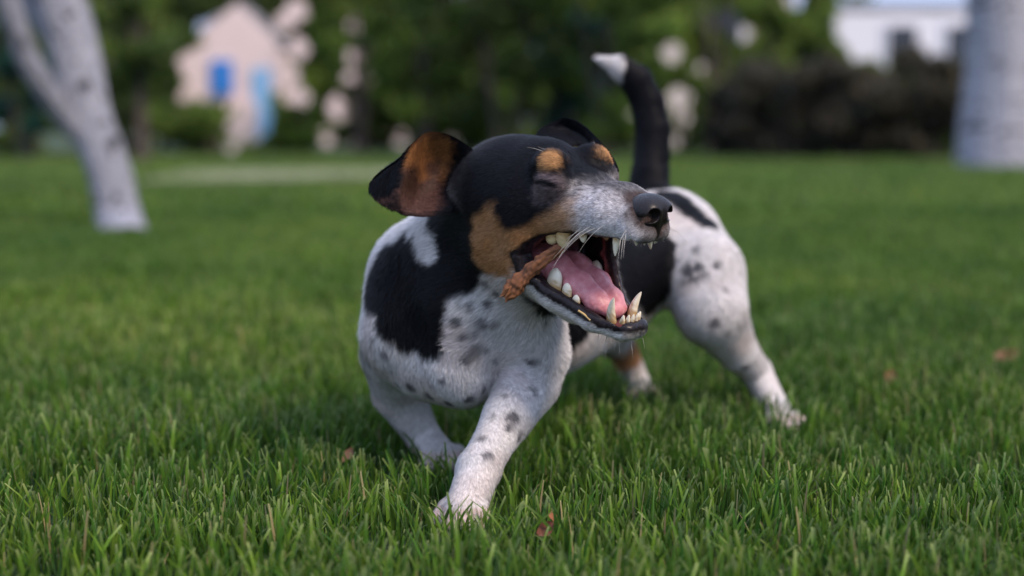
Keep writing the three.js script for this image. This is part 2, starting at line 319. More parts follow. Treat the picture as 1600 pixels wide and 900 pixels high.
// pale gabled playhouse with blue window behind the shrubs on the left
function slab(parent, name, x, y, z, w, h, d, mat) { const g = new THREE.BoxGeometry(w, h, d); const m = put(name, g, mat, parent); m.position.set(x, y, z); return m; }
const plaster = std({ name: 'pink_plaster', map: noiseTexture(256, 5, 3.3, [0.82, 0.74, 0.73], [0.91, 0.84, 0.83], true), roughness: 0.9 });
const whitePaint = std({ name: 'white_paint', color: rgb(0.68, 0.69, 0.75), roughness: 0.7 });
const bluePaint = std({ name: 'blue_paint', color: rgb(0.03, 0.20, 0.60), roughness: 0.45 });
const bluePale = std({ name: 'pale_blue_paint', color: rgb(0.25, 0.50, 0.78), roughness: 0.5 });
const roofMat = std({ name: 'grey_roof', color: rgb(0.20, 0.19, 0.20), roughness: 0.85 });
const glassMat = std({ name: 'dark_pane', color: rgb(0.03, 0.035, 0.045), roughness: 0.12 });
{
  const D = 16, k = D / LENS, b = at(375, 220, D), t = group('playhouse'); t.position.set(b[0], 0, b[2]); tag(t, 'pale pink gabled playhouse with a blue window on a white post', 'playhouse');
  const sh = new THREE.Shape(); const w = 78 * k, y0 = 0.30 + (200 - 158) * k, y1 = 0.30 + (200 - 70) * k, y2 = 0.30 + (200 - 12) * k;
  sh.moveTo(-w * 1.2, y0); sh.lineTo(w * 0.75, y0); sh.lineTo(w * 0.75, y1); sh.lineTo(0, y2); sh.lineTo(-w * 1.2, y1 - 0.1); sh.closePath();
  const g = new THREE.ExtrudeGeometry(sh, { depth: 0.9, bevelEnabled: true, bevelSize: 0.01, bevelThickness: 0.01, bevelSegments: 1 }); g.translate(0, 0, -0.9); put('wall', g, plaster, t);
  for (const [s, xe, ye] of [[1, w * 0.75, y1], [-1, -w * 1.2, y1 - 0.1]]) { const L = Math.hypot(xe, ye - y2) + 0.1, r = slab(t, 'roof', xe / 2 * 1.05, (ye + y2) / 2 + 0.02, -0.47, L, 0.03, 0.92, roofMat); r.rotation.z = Math.atan2(ye - y2, xe) + (s < 0 ? Math.PI : 0); }
  const wf = slab(t, 'window', -25 * k, 0.30 + 78 * k, 0.03, 34 * k, 52 * k, 0.05, bluePaint);
  slab(wf, 'pane', 0, 0, 0.028, 18 * k, 36 * k, 0.01, bluePaint);
  slab(t, 'post', 6 * k, (0.30 + 42 * k) / 2 - 0.01, -0.06, 46 * k, 0.30 + 42 * k + 0.02, 0.3, plaster);
  slab(t, 'door', 36 * k, (0.30 + 92 * k) / 2, 0.02, 28 * k, 0.30 + 92 * k, 0.05, bluePale);
}
function house(name, label, px0, px1, d, h, mat, windows, flat) {
  const a = at(px0, 200, d), b = at(px1, 200, d), w = b[0] - a[0], t = group(name); t.position.set((a[0] + b[0]) / 2, 0, a[2]); tag(t, label, 'house');
  slab(t, 'wall', 0, h / 2 - 0.05, -2, w, h + 0.1, 4, mat);
  const rise = flat ? 0.10 : 1.6, r = new THREE.Shape(); r.moveTo(-w / 2 - 0.3, 0); r.lineTo(w / 2 + 0.3, 0); r.lineTo(w / 2 - (flat ? -0.3 : 0.6), rise); r.lineTo(-w / 2 + (flat ? -0.3 : 0.6), rise); r.closePath();
  const rg = new THREE.ExtrudeGeometry(r, { depth: 4.6, bevelEnabled: false }); rg.translate(0, h + 0.05, flat ? -4.55 : -4.3); put('roof', rg, roofMat, t);
  for (const [x, y, ww, hh] of windows) { const f = slab(t, 'window', x, y, 0.02, ww, hh, 0.08, whitePaint); slab(f, 'pane', 0, 0, 0.045, ww * 0.8, hh * 0.84, 0.02, glassMat); }
}
house('house', 'pale beige house showing through gaps in the shrubs left of the dog', 395, 700, 26, 3.2, plaster, [[0.9, 1.6, 0.8, 1.1]]);  // mostly hidden; placed so its pale wall makes bright spots in the gaps
house('house', 'pale house showing between the shrubs right of the raised tail', 985, 1235, 24, 3.0, std({ name: 'beige_plaster', color: rgb(0.62, 0.56, 0.52), roughness: 0.9 }), [[0.2, 1.9, 0.7, 0.9]]);  // mostly hidden; pale wall stands behind the openings for the spots of light
house('house', 'white house above the dark hedge beside the thick white trunk', 1290, 1720, 30, 2.72, whitePaint, [[-1.35, 2.0, 0.75, 1.0], [-0.1, 2.0, 0.75, 1.0], [2.2, 2.0, 0.75, 1.0]], true);
{ // pale gravel path at the far left edge of the lawn
  const a = onGround(210, 300), b = onGround(640, 292), sh = new THREE.Shape();
  sh.moveTo(a[0], -a[2]); sh.lineTo(b[0], -b[2]); sh.lineTo(onGround(640, 276)[0], -onGround(640, 276)[2]); sh.lineTo(onGround(300, 278)[0], -onGround(300, 278)[2]); sh.closePath();
  const g = new THREE.ShapeGeometry(sh); g.rotateX(-Math.PI / 2); const m = put('gravel_path', g, std({ name: 'gravel', map: noiseTexture(256, 20, 6.1, [0.38, 0.40, 0.28], [0.52, 0.52, 0.38], true), roughness: 1 })); m.position.y = 0.05; m.userData.kind = 'structure';
}
// ---------------------------------------------------------------- the dog: one distance field for the whole body
// head frame: x to the nose, y up, z to the dog's right
const HS = 1.08, HT = [0.0425, 0.264, 0.0199];
const HX = [0.6867, 0.0319, 0.7262], HY = [-0.0702, 0.9973, 0.0225], HZ = [-0.7235, -0.0665, 0.6871];
const toHead = (x, y, z) => { x -= HT[0]; y -= HT[1]; z -= HT[2]; return [(x * HX[0] + y * HX[1] + z * HX[2]) / HS, (x * HY[0] + y * HY[1] + z * HY[2]) / HS, (x * HZ[0] + y * HZ[1] + z * HZ[2]) / HS]; };
const fromHead = (a, b, c) => [HT[0] + HS * (a * HX[0] + b * HY[0] + c * HZ[0]), HT[1] + HS * (a * HX[1] + b * HY[1] + c * HZ[1]), HT[2] + HS * (a * HX[2] + b * HY[2] + c * HZ[2])];
const headDir = (a, b, c) => [a * HX[0] + b * HY[0] + c * HZ[0], a * HX[1] + b * HY[1] + c * HZ[1], a * HX[2] + b * HY[2] + c * HZ[2]];

const GAPE = [[0.13, -0.047], [0.090, -0.0455], [0.070, -0.0455], [0.045, -0.0405], [0.021, -0.0378], [-0.001, -0.0405], [-0.012, -0.045], [-0.0172, -0.052], [-0.0155, -0.061], [-0.003, -0.0722], [0.025, -0.0875], [0.0425, -0.0965], [0.060, -0.1005], [0.09, -0.112], [0.13, -0.118]];
const mouthHalf = (x, y) => { const up = y > -0.048 - 0.35 * Math.max(0, x + 0.01); return up ? clamp(0.0235 - 0.11 * Math.max(0, x), 0.008, 0.03) : clamp(0.0225 - 0.20 * Math.max(0, x), 0.004, 0.03); };
function gapes(x, y, z) {                                         // [cut through the lips, hollow behind them]
  const a = polygon(x, y, GAPE), az = Math.abs(z);
  let b = Math.max(a - 0.0075, az - mouthHalf(x, y), x - 0.0715 + (y < -0.07 ? 0.0195 : 0));
  b = smin(b, ell(x, y, z, [-0.030, -0.056, 0], [0.028, 0.016, 0.019]), 0.004);
  return [a, b];
}
const FOLD = [[0.018, -0.034, -0.0225], [0.0165, -0.058, -0.0230], [0.020, -0.0765, -0.0220], [0.032, -0.0925, -0.0165]];
function headSolid(x, y, z) {
  const s = Math.abs(z);
  let d = ell(x, y, z, [-0.048, -0.008, 0], [0.054, 0.0345, 0.040]);
  d = smin(d, cone(x, y, z, [-0.022, -0.006, 0], 0.030, [0.010, -0.0165, 0], 0.023), 0.014);
  d = smin(d, ell(x, y, s, [-0.036, -0.026, 0.021], [0.036, 0.033, 0.0225]), 0.014);
  d = smin(d, cone(x, y, s, [0.004, -0.024, 0.005], 0.0255, [0.045, -0.0265, 0.006], 0.0195), 0.010);
  d = smin(d, cone(x, y, s, [0.045, -0.0265, 0.006], 0.0195, [0.0640, -0.0305, 0.0055], 0.0156), 0.006);
  d = smin(d, ell(x, y, s, [0.0660, -0.0385, 0.0060], [0.0150, 0.0088, 0.0118]), 0.006);
  d = smin(d, ell(x, y, s, [0.004, 0.0085, 0.0200], [0.0145, 0.0115, 0.0115]), 0.007);
  d = smin(d, ell(x, y, s, [0.009, -0.0035, 0.0225], [0.0145, 0.0115, 0.0105]), 0.005);
  // lower jaw
  d = smin(d, cone(x, y, s, [-0.045, -0.048, 0.020], 0.022, [0.0, -0.0795, 0.0175], 0.0125), 0.012);
  d = smin(d, cone(x, y, s, [0.0, -0.0795, 0.0175], 0.0125, [0.03, -0.0965, 0.0135], 0.0092), 0.006);
  d = smin(d, cone(x, y, s, [0.03, -0.0965, 0.0135], 0.0092, [0.0500, -0.1045, 0.0065], 0.0078), 0.005);
  d = smin(d, cone(x, y, z, [-0.03, -0.066, 0], 0.026, [0.0, -0.0885, 0], 0.014), 0.012);
  d = smin(d, cone(x, y, z, [0.0, -0.0885, 0], 0.014, [0.043, -0.1065, 0], 0.0076), 0.006);
  d = smin(d, ell(x, y, z, [0.0475, -0.1040, 0], [0.0105, 0.0078, 0.0120]), 0.004);
  // cheek between the jaws
  d = smin(d, cone(x, y, s, [-0.025, -0.032, 0.0255], 0.013, [-0.019, -0.066, 0.0225], 0.0125), 0.008);
  return d;
}
function headField(x, y, z) {
  const s = Math.abs(z);
  let d = headSolid(x, y, z);
  const [a, b] = gapes(x, y, z);
  d = smax(d, -a, 0.0035); d = smax(d, -b, 0.003);
  if (z < 0) { // the far lip stands up as a fold beside the tongue
    let f = 1e9;
    for (const o of [0, 0.004, 0.008, 0.012, 0.016, 0.020, 0.024, 0.028, 0.032]) for (let i = 0; i < 3; i++) f = smin(f, cone(x, y, z, [FOLD[i][0] - o, FOLD[i][1], FOLD[i][2] - o * 0.25], 0.0022, [FOLD[i + 1][0] - o, FOLD[i + 1][1], FOLD[i + 1][2] - o * 0.25], 0.0022), 0.003);
    d = smin(d, f, 0.003);
  }
  // shut lids: a shallow slit
  d = smax(d, -cone(x, y, s, [-0.0015, -0.0015, 0.0345], 0.0014, [0.0095, -0.0010, 0.0345], 0.0018), 0.002);
  d = smax(d, -cone(x, y, s, [0.0095, -0.0010, 0.0345], 0.0014, [0.0205, -0.0045, 0.0315], 0.0012), 0.002);
  // crease under the brow
  d = smax(d, -cone(x, y, s, [0.000, 0.0065, 0.0345], 0.0012, [0.0165, 0.0045, 0.0315], 0.0016), 0.005);
  return d;
}
const hb = fromHead(-0.058, -0.014, 0), hb2 = fromHead(-0.040, -0.052, 0);
const BONES = [
  // ribcage, loin, pelvis
  [at(712, 490, 1.255), 0.068, at(830, 455, 1.34), 0.072, 0.004], [at(830, 455, 1.34), 0.072, at(960, 415, 1.43), 0.062, 0.004], [at(960, 415, 1.43), 0.062, at(1040, 378, 1.50), 0.056, 0.004],
  [at(850, 498, 1.31), 0.055, at(940, 470, 1.42), 0.047, 0.015],
  // right shoulder
  [at(672, 445, 1.22), 0.050, at(655, 520, 1.20), 0.0475, 0.016], [at(655, 520, 1.20), 0.0475, at(672, 560, 1.19), 0.036, 0.004],
  // breast
  [at(740, 490, 1.165), 0.044, at(722, 570, 1.165), 0.036, 0.018],
  // left shoulder and foreleg
  [at(806, 470, 1.155), 0.038, at(830, 555, 1.165), 0.029, 0.016], [at(830, 555, 1.165), 0.029, at(826, 598, 1.16), 0.0250, 0.004], [at(826, 598, 1.16), 0.0255, at(794, 652, 1.130), 0.0198, 0.004], [at(794, 652, 1.130), 0.0198, at(764, 704, 1.102), 0.0150, 0.004],
  [at(764, 704, 1.102), 0.0150, at(748, 734, 1.090), 0.0168, 0.004], [at(748, 734, 1.090), 0.0168, at(738, 765, 1.076), 0.0148, 0.004], [at(738, 765, 1.076), 0.0148, at(724, 802, 1.060), 0.0160, 0.004],
  // right foreleg
  [at(620, 555, 1.225), 0.031, at(622, 612, 1.255), 0.0230, 0.012], [at(622, 612, 1.255), 0.0230, at(662, 684, 1.265), 0.0150, 0.004], [at(662, 684, 1.265), 0.0150, at(686, 712, 1.245), 0.0150, 0.004],
  // neck
  [at(695, 440, 1.21), 0.056, hb, 0.038, 0.025], [at(748, 455, 1.17), 0.042, hb2, 0.030, 0.022],
  // left hind leg
  [at(1055, 388, 1.47), 0.050, at(1094, 430, 1.42), 0.0435, 0.016], [at(1094, 430, 1.42), 0.0435, at(1112, 488, 1.39), 0.0345, 0.004], [at(1112, 488, 1.39), 0.0345, at(1152, 548, 1.42), 0.0205, 0.004],
  [at(1152, 548, 1.42), 0.0205, at(1182, 580, 1.46), 0.0155, 0.004], [at(1182, 580, 1.46), 0.0155, at(1212, 640, 1.435), 0.0140, 0.004], [at(1212, 640, 1.435), 0.0140, at(1221, 664, 1.395), 0.0150, 0.004],
  // right hind leg
  [at(1000, 420, 1.53), 0.046, at(930, 495, 1.45), 0.033, 0.02], [at(930, 495, 1.45), 0.033, at(972, 545, 1.56), 0.0165, 0.005], [at(972, 545, 1.56), 0.0165, at(998, 600, 1.575), 0.0130, 0.004], [at(998, 600, 1.575), 0.0130, at(1003, 618, 1.54), 0.0145, 0.004],
];
const TAIL = [[1012, 305, 1.52, 0.021], [1018, 250, 1.53, 0.0185], [1020, 205, 1.53, 0.0178], [1012, 162, 1.53, 0.0170], [995, 128, 1.525, 0.0160], [970, 106, 1.52, 0.0125], [938, 94, 1.515, 0.004]].map((a) => [at(a[0], a[1], a[2]), a[3]]);
for (let i = 0; i < TAIL.length - 1; i++) BONES.push([TAIL[i][0], TAIL[i][1], TAIL[i + 1][0], TAIL[i + 1][1], i ? 0.003 : 0.015]);
// toes: four a paw
function toes(px, py, d, dirx, size) {
  const c = at(px, py, d), out = [];
  const f = V(dirx[0], 0, dirx[1]).normalize(), r = V(f.z, 0, -f.x);
  for (let i = 0; i < 4; i++) {
    const s = (i - 1.5) * 0.0080 * size, ahead = (i === 1 || i === 2 ? 0.013 : 0.007) * size;
    out.push([[c[0] + r.x * s, 0.016 * size, c[2] + r.z * s], 0.0078 * size, [c[0] + r.x * s * 1.25 + f.x * ahead, 0.0095 * size, c[2] + r.z * s * 1.25 + f.z * ahead], 0.0072 * size, 0.004]);
  }
  return out;
}
BONES.push(...toes(725, 808, 1.062, [-0.3, 0.95], 1.05), ...toes(692, 722, 1.243, [0.25, 0.9], 1.05), ...toes(1223, 674, 1.395, [0.3, 0.9], 1.05), ...toes(1006, 622, 1.535, [0.1, 1], 1));
const bodyField = (x, y, z) => {
  let d = 1e9;
  for (const b of BONES) { const e = cone(x, y, z, b[0], b[1], b[2], b[3]); if (e < d + b[4]) d = d > 1e8 ? e : smin(d, e, b[4]); }
  return d;
};
const hc = fromHead(0, -0.035, 0);
const dogField = (x, y, z) => {
  const d = bodyField(x, y, z), far = Math.hypot(x - hc[0], y - hc[1], z - hc[2]);
  if (far > 0.19) return Math.min(d, far - 0.14);
  const [hx, hy, hz] = toHead(x, y, z);
  let e = headField(hx, hy, hz) * HS;
  // the neck never fills the mouth
  const [ga, gb] = gapes(hx, hy, hz);
  return smin(e, Math.max(d, -Math.min(ga, gb) * HS), 0.022 * sstep(0.0, -0.045, hx) + 0.0005);
};
const bodyGeo = skin(dogField, [-0.16, -0.002, -0.56], [0.34, 0.40, 0.15], 0.0016, 1.5);
console.log('body vertices', bodyGeo.attributes.position.count);

// where a line of sight meets the coat: to find the places of the markings
function touch(px, py) {
  const r = rayOf(px, py), l = Math.hypot(...r); let t = 0.9;
  for (let i = 0; i < 300 && t < 1.9; i++) { const d = dogField(EYE[0] + r[0] * t, EYE[1] + r[1] * t, EYE[2] + r[2] * t); if (d < 0.0003) return [EYE[0] + r[0] * t, EYE[1] + r[1] * t, EYE[2] + r[2] * t]; t += Math.max(d * 0.7, 0.0003) / l; }
  return null;
}
const headPoint = (px, py, z) => { const p = touch(px, py); const q = p ? toHead(...p) : [0, 0, 0]; return q; };
const side = (list) => list.map(([px, py]) => { const q = headPoint(px, py); return [q[0], q[1]]; });

// ---- markings
const BLACK = [0.0045, 0.0046, 0.0065], WHITE = [0.61, 0.585, 0.575], TAN = [0.33, 0.165, 0.072], GREY = [0.16, 0.14, 0.135], PINK = [0.55, 0.36, 0.32];
const tanOutline = side([[918, 300], [893, 305], [865, 324], [832, 346], [797, 358], [783, 348], [776, 320], [760, 318], [743, 345], [745, 392], [760, 424], [792, 446], [818, 448]]).concat([[-0.016, -0.075], [0.0, -0.085], [0.012, -0.092], [0.03, -0.070], [0.06, -0.046]], side([[930, 362], [938, 330]]));
const whiteMuzzle = side([[898, 296], [935, 287], [975, 296], [1000, 300]]).concat([[0.12, -0.01], [0.12, -0.06], [0.03, -0.06]], side([[900, 360], [905, 330]]));
const brow = headPoint(868, 252), lid = headPoint(856, 295);
const blob = (px, py, r) => { const p = touch(px, py); return p && [p, r]; };
const blacks = [[640, 430, 0.042], [612, 425, 0.028], [600, 440, 0.026], [640, 480, 0.032], [668, 505, 0.024], [670, 525, 0.016], [672, 470, 0.022], [655, 395, 0.024], [690, 430, 0.020], [705, 360, 0.030], [722, 400, 0.028], [712, 430, 0.014], [990, 420, 0.030], [1008, 440, 0.022], [960, 430, 0.035], [905, 440, 0.04], [1020, 410, 0.018], [898, 505, 0.016], [890, 530, 0.009], [1098, 346, 0.015], [1080, 330, 0.014], [1062, 316, 0.014], [1045, 306, 0.018], [1020, 292, 0.022]].map((a) => blob(...a)).filter(Boolean);
const whites = [[664, 362, 0.012], [672, 378, 0.012], [682, 393, 0.009], [655, 346, 0.012]].map((a) => blob(...a)).filter(Boolean);
const ticks = [[722, 497, 0.007], [745, 548, 0.008], [738, 555, 0.006], [752, 538, 0.006], [700, 475, 0.006], [716, 455, 0.005], [742, 472, 0.006], [760, 500, 0.008], [770, 470, 0.006], [600, 545, 0.007], [562, 515, 0.005], [762, 711, 0.0065], [752, 684, 0.005], [802, 650, 0.008], [812, 677, 0.006], [798, 664, 0.006], [735, 520, 0.005], [868, 482, 0.005], [640, 602, 0.008], [668, 618, 0.007], [735, 622, 0.007], [755, 605, 0.006], [700, 630, 0.007], [1075, 418, 0.010], [1092, 412, 0.008], [1084, 434, 0.008], [1098, 428, 0.007], [1068, 440, 0.006], [1118, 500, 0.008], [1120, 410, 0.006], [1085, 390, 0.006], [840, 560, 0.006], [620, 600, 0.006], [780, 560, 0.005], [1165, 575, 0.007], [765, 440, 0.006], [785, 455, 0.006], [690, 590, 0.005], [708, 520, 0.003], [690, 545, 0.003], [728, 470, 0.003], [750, 515, 0.004], [765, 540, 0.003], [585, 520, 0.003], [575, 565, 0.004], [610, 575, 0.003], [790, 615, 0.003], [770, 650, 0.003], [835, 610, 0.004], [1050, 430, 0.004], [1060, 405, 0.004], [1130, 450, 0.004], [1140, 520, 0.004], [660, 560, 0.003], [675, 600, 0.004], [780, 500, 0.004], [850, 500, 0.003]].map((a) => blob(a[0], a[1], a[2] * 0.72)).filter(Boolean);
const browns = [[at(970, 540, 1.55), 0.030], [at(955, 528, 1.52), 0.024], [at(945, 520, 1.49), 0.016]];
blacks.push([at(930, 430, 1.37), 0.050], [at(985, 425, 1.385), 0.040], [at(1003, 405, 1.40), 0.034], [at(1000, 445, 1.39), 0.030], [at(960, 460, 1.385), 0.030]);
const near = (list, x, y, z, w) => { let m = 0; for (const [p, r] of list) { const d = Math.hypot(x - p[0], y - p[1], z - p[2]); if (d < r + w) m = Math.max(m, sstep(r + w, r - w, d)); } return m; };
const tailTip = TAIL[6][0], tailMid = TAIL[4][0];
// returns [colour, fur length in m, 1 where it is bare wet mouth]
function coat(x, y, z) {
  const [hx, hy, hz] = toHead(x, y, z), s = Math.abs(hz);
  const n1 = noise(x * 90, y * 90, z * 90), n2 = noise(x * 300 + 7, y * 300, z * 300), n3 = noise(x * 900, y * 900 + 3, z * 900);
  const wob = n1 * 0.004 + n2 * 0.0022 + n3 * 0.0012;
  // body
  let c = WHITE, len = 0.009;
  const grey = sstep(0.05, 0.5, noise(x * 34 + 3, y * 34, z * 34) + 0.35 * n1);
  c = mixc(c, [0.36, 0.33, 0.31], 0.28 * grey);
  c = mixc(c, [0.58, 0.44, 0.38], 0.35 * sstep(0.0, 0.6, noise(x * 25 + 13, y * 25, z * 25)));
  c = mixc(c, [0.05, 0.05, 0.06], 0.95 * near(ticks, x + wob * 0.8, y + wob * 0.8, z - wob * 0.8, 0.0026) * (0.7 + 0.3 * sstep(-0.3, 0.4, n1)));
  c = mixc(c, TAN, near(browns, x + wob, y + wob, z, 0.005));
  c = mixc(c, BLACK, near(blacks, x + wob, y + wob * 0.7, z - wob, 0.003));
  c = mixc(c, WHITE, near(whites, x + wob, y + wob, z, 0.003));
  let tl = 9; for (let i = 0; i < 5; i++) tl = Math.min(tl, cone(x, y, z, TAIL[i][0], TAIL[i][1], TAIL[i + 1][0], TAIL[i + 1][1]));
  if (tl < 0.006 || y > 0.34) { const t = (x - tailTip[0]) - 0.028 + wob * 1.5 - (y - tailTip[1]) * 0.2; c = t < 0 && y > 0.30 ? mixc(BLACK, WHITE, sstep(0.004, -0.004, t)) : BLACK; }
  len = lerp(len, 0.0034, sstep(0.13, 0.08, y)); if (z < -0.2) len *= 0.75;
  let bare = 0;
  const hd = Math.hypot(hx + 0.0, hy + 0.035, hz);
  if (hx > -0.12 && hd < 0.15) {
    const onHead = headSolid(hx, hy, hz);
    let h = BLACK, hl = lerp(0.0035, 0.0075, sstep(0.0, -0.09, hx));
    const tn = polygon(hx + wob * 0.9, hy + wob * 0.6, tanOutline);
    const tanT = mixc(TAN, [0.42, 0.28, 0.18], sstep(-0.01, 0.05, hx) * 0.8 + 0.25 * n1);
    const sideT = sstep(0.009, 0.016, s + wob * 0.5);
    h = mixc(h, tanT, sstep(0.0045, -0.0045, tn + 0.005 * noise(hx * 60, hy * 60, s * 60)) * sideT);
    const wm = polygon(hx + wob, hy + wob, whiteMuzzle);
    const frost = mixc([0.62, 0.58, 0.58], [0.17, 0.15, 0.16], 0.55 * sstep(0.1, 0.8, n2 + 0.5 * n3) + 0.25 * sstep(-0.3, 0.5, noise(x * 130, y * 130, z * 130)));
    h = mixc(h, frost, sstep(0.011, -0.011, wm + 0.004 * n2) * (0.35 + 0.65 * sideT));
    h = mixc(h, [0.055, 0.036, 0.03], sstep(0.021, 0.013, Math.hypot(hx - 0.072, (hy + 0.024), s * 0.9) + wob));
    // brows and lids
    const bd = Math.hypot(hx - brow[0], (hy - brow[1]) * 1.15, s - Math.abs(brow[2]));
    h = mixc(h, mixc(TAN, [0.5, 0.26, 0.10], 0.6), sstep(0.0125, 0.0048, bd + wob * 1.4));
    const ld = Math.hypot((hx - lid[0]) * 0.8, hy - lid[1], s - Math.abs(lid[2]));
    { const lt = sstep(0.0155, 0.008, ld + wob * 0.8); h = mixc(h, mixc([0.15, 0.112, 0.115], [0.07, 0.05, 0.05], sstep(0.0, 0.6, n2)), 0.85 * lt); hl = lerp(hl, 0.0012, lt); }
    const sl = Math.min(cone(hx, hy, s, [-0.0015, -0.0015, 0.0335], 0, [0.0095, -0.0010, 0.0335], 0), cone(hx, hy, s, [0.0095, -0.0010, 0.0335], 0, [0.0205, -0.0045, 0.031], 0));
    if (sl < 0.0042) { h = mixc([0.004, 0.003, 0.003], h, sstep(0.0014, 0.0030, sl)); hl *= sstep(0.003, 0.0042, sl); }
    // lower jaw and throat are white below the lip
    const low = sstep(-0.070, -0.078, hy + 0.58 * (hx - 0.0) + wob);
    h = mixc(h, mixc([0.68, 0.65, 0.63], [0.40, 0.37, 0.36], 0.5 * sstep(0, 0.5, n2)), low * sstep(-0.028, -0.012, hx + wob));
    if (hx > 0.0) hl = lerp(0.0045, 0.002, sstep(0.0, 0.075, hx));
    // blend to the neck
    const isHead = sstep(0.010, 0.002, onHead) * sstep(-0.112, -0.098, hx + wob * 2) * (1 - sstep(-0.064, -0.070, hy + wob) * sstep(-0.022, -0.034, hx));
    c = mixc(c, h, isHead); len = lerp(len, hl, isHead);
    const [ga, gb] = gapes(hx, hy, hz), inner = Math.max(-ga, -gb);
    const lower = hy < -0.048 - 0.35 * Math.max(0, hx + 0.01);
    const rim = lower ? 0.0068 : 0.0028;
    const lip = sstep(rim + 0.0012, rim - 0.0012, Math.min(ga, 9) + wob * 0.4) * sstep(0.105, 0.085, hx + (lower ? 0 : 0.022));
    if (hx > -0.05 && onHead < 0.004 && lip > 0.02 && ga < 0.012) { c = mixc(c, [0.012, 0.009, 0.011], lip); len *= 1 - lip; if (lip > 0.6) { bare = 1; len = 0; } }
    if (hz < 0) { let f = 9; for (let i = 0; i < 3; i++) f = Math.min(f, cone(hx, hy, hz, FOLD[i], 0.0022, FOLD[i + 1], 0.0022)); if (f < 0.002 || (ga < 0.001 && hx > -0.02 && hz < -0.012)) { bare = 1; len = 0; const edge = sstep(0.002, 0.006, f); c = mixc([0.02, 0.012, 0.014], hz > FOLD[1][2] + 0.0002 ? mixc([0.22, 0.045, 0.045], [0.34, 0.10, 0.10], 0.5 + n2) : [0.02, 0.012, 0.014], edge); } }
    if (gb < 0.0012 && onHead < 0.0005 && (onHead < -0.0022 || gb < 0.0008 && ga < 0.0065 && inner > -0.0015)) {
      bare = 1; len = 0;
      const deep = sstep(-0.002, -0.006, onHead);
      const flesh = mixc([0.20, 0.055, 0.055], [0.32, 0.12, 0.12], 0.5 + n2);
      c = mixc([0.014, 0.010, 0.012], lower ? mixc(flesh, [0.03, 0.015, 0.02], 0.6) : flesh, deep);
    }
  }
  if (y < 0.022) c = mixc(c, PINK, 0.5);
  return [c, len, bare];
}
{
  const P = bodyGeo.attributes.position.array, C = new Float32Array(P.length), L = bodyGeo.userData.len = new Float32Array(P.length / 3), B = bodyGeo.userData.bare = new Uint8Array(P.length / 3);
  for (let i = 0; i < L.length; i++) { const [c, l, b] = coat(P[3 * i], P[3 * i + 1], P[3 * i + 2]); C.set(c, 3 * i); L[i] = l; B[i] = b; }
  const N = bodyGeo.attributes.normal.array;
  for (let i = 0; i < L.length; i++) if (B[i]) { let l = 0; for (let k = 0; k < 3; k++) { N[3 * i + k] += 0.30 * noise(P[3 * i] * 420 + 31 * k, P[3 * i + 1] * 420, P[3 * i + 2] * 420) + 0.2 * noise(P[3 * i] * 900 + 31 * k, P[3 * i + 1] * 900, P[3 * i + 2] * 900); l += N[3 * i + k] ** 2; } for (let k = 0; k < 3; k++) N[3 * i + k] /= Math.sqrt(l); }
  bodyGeo.setAttribute('color', new THREE.BufferAttribute(C, 3));
}

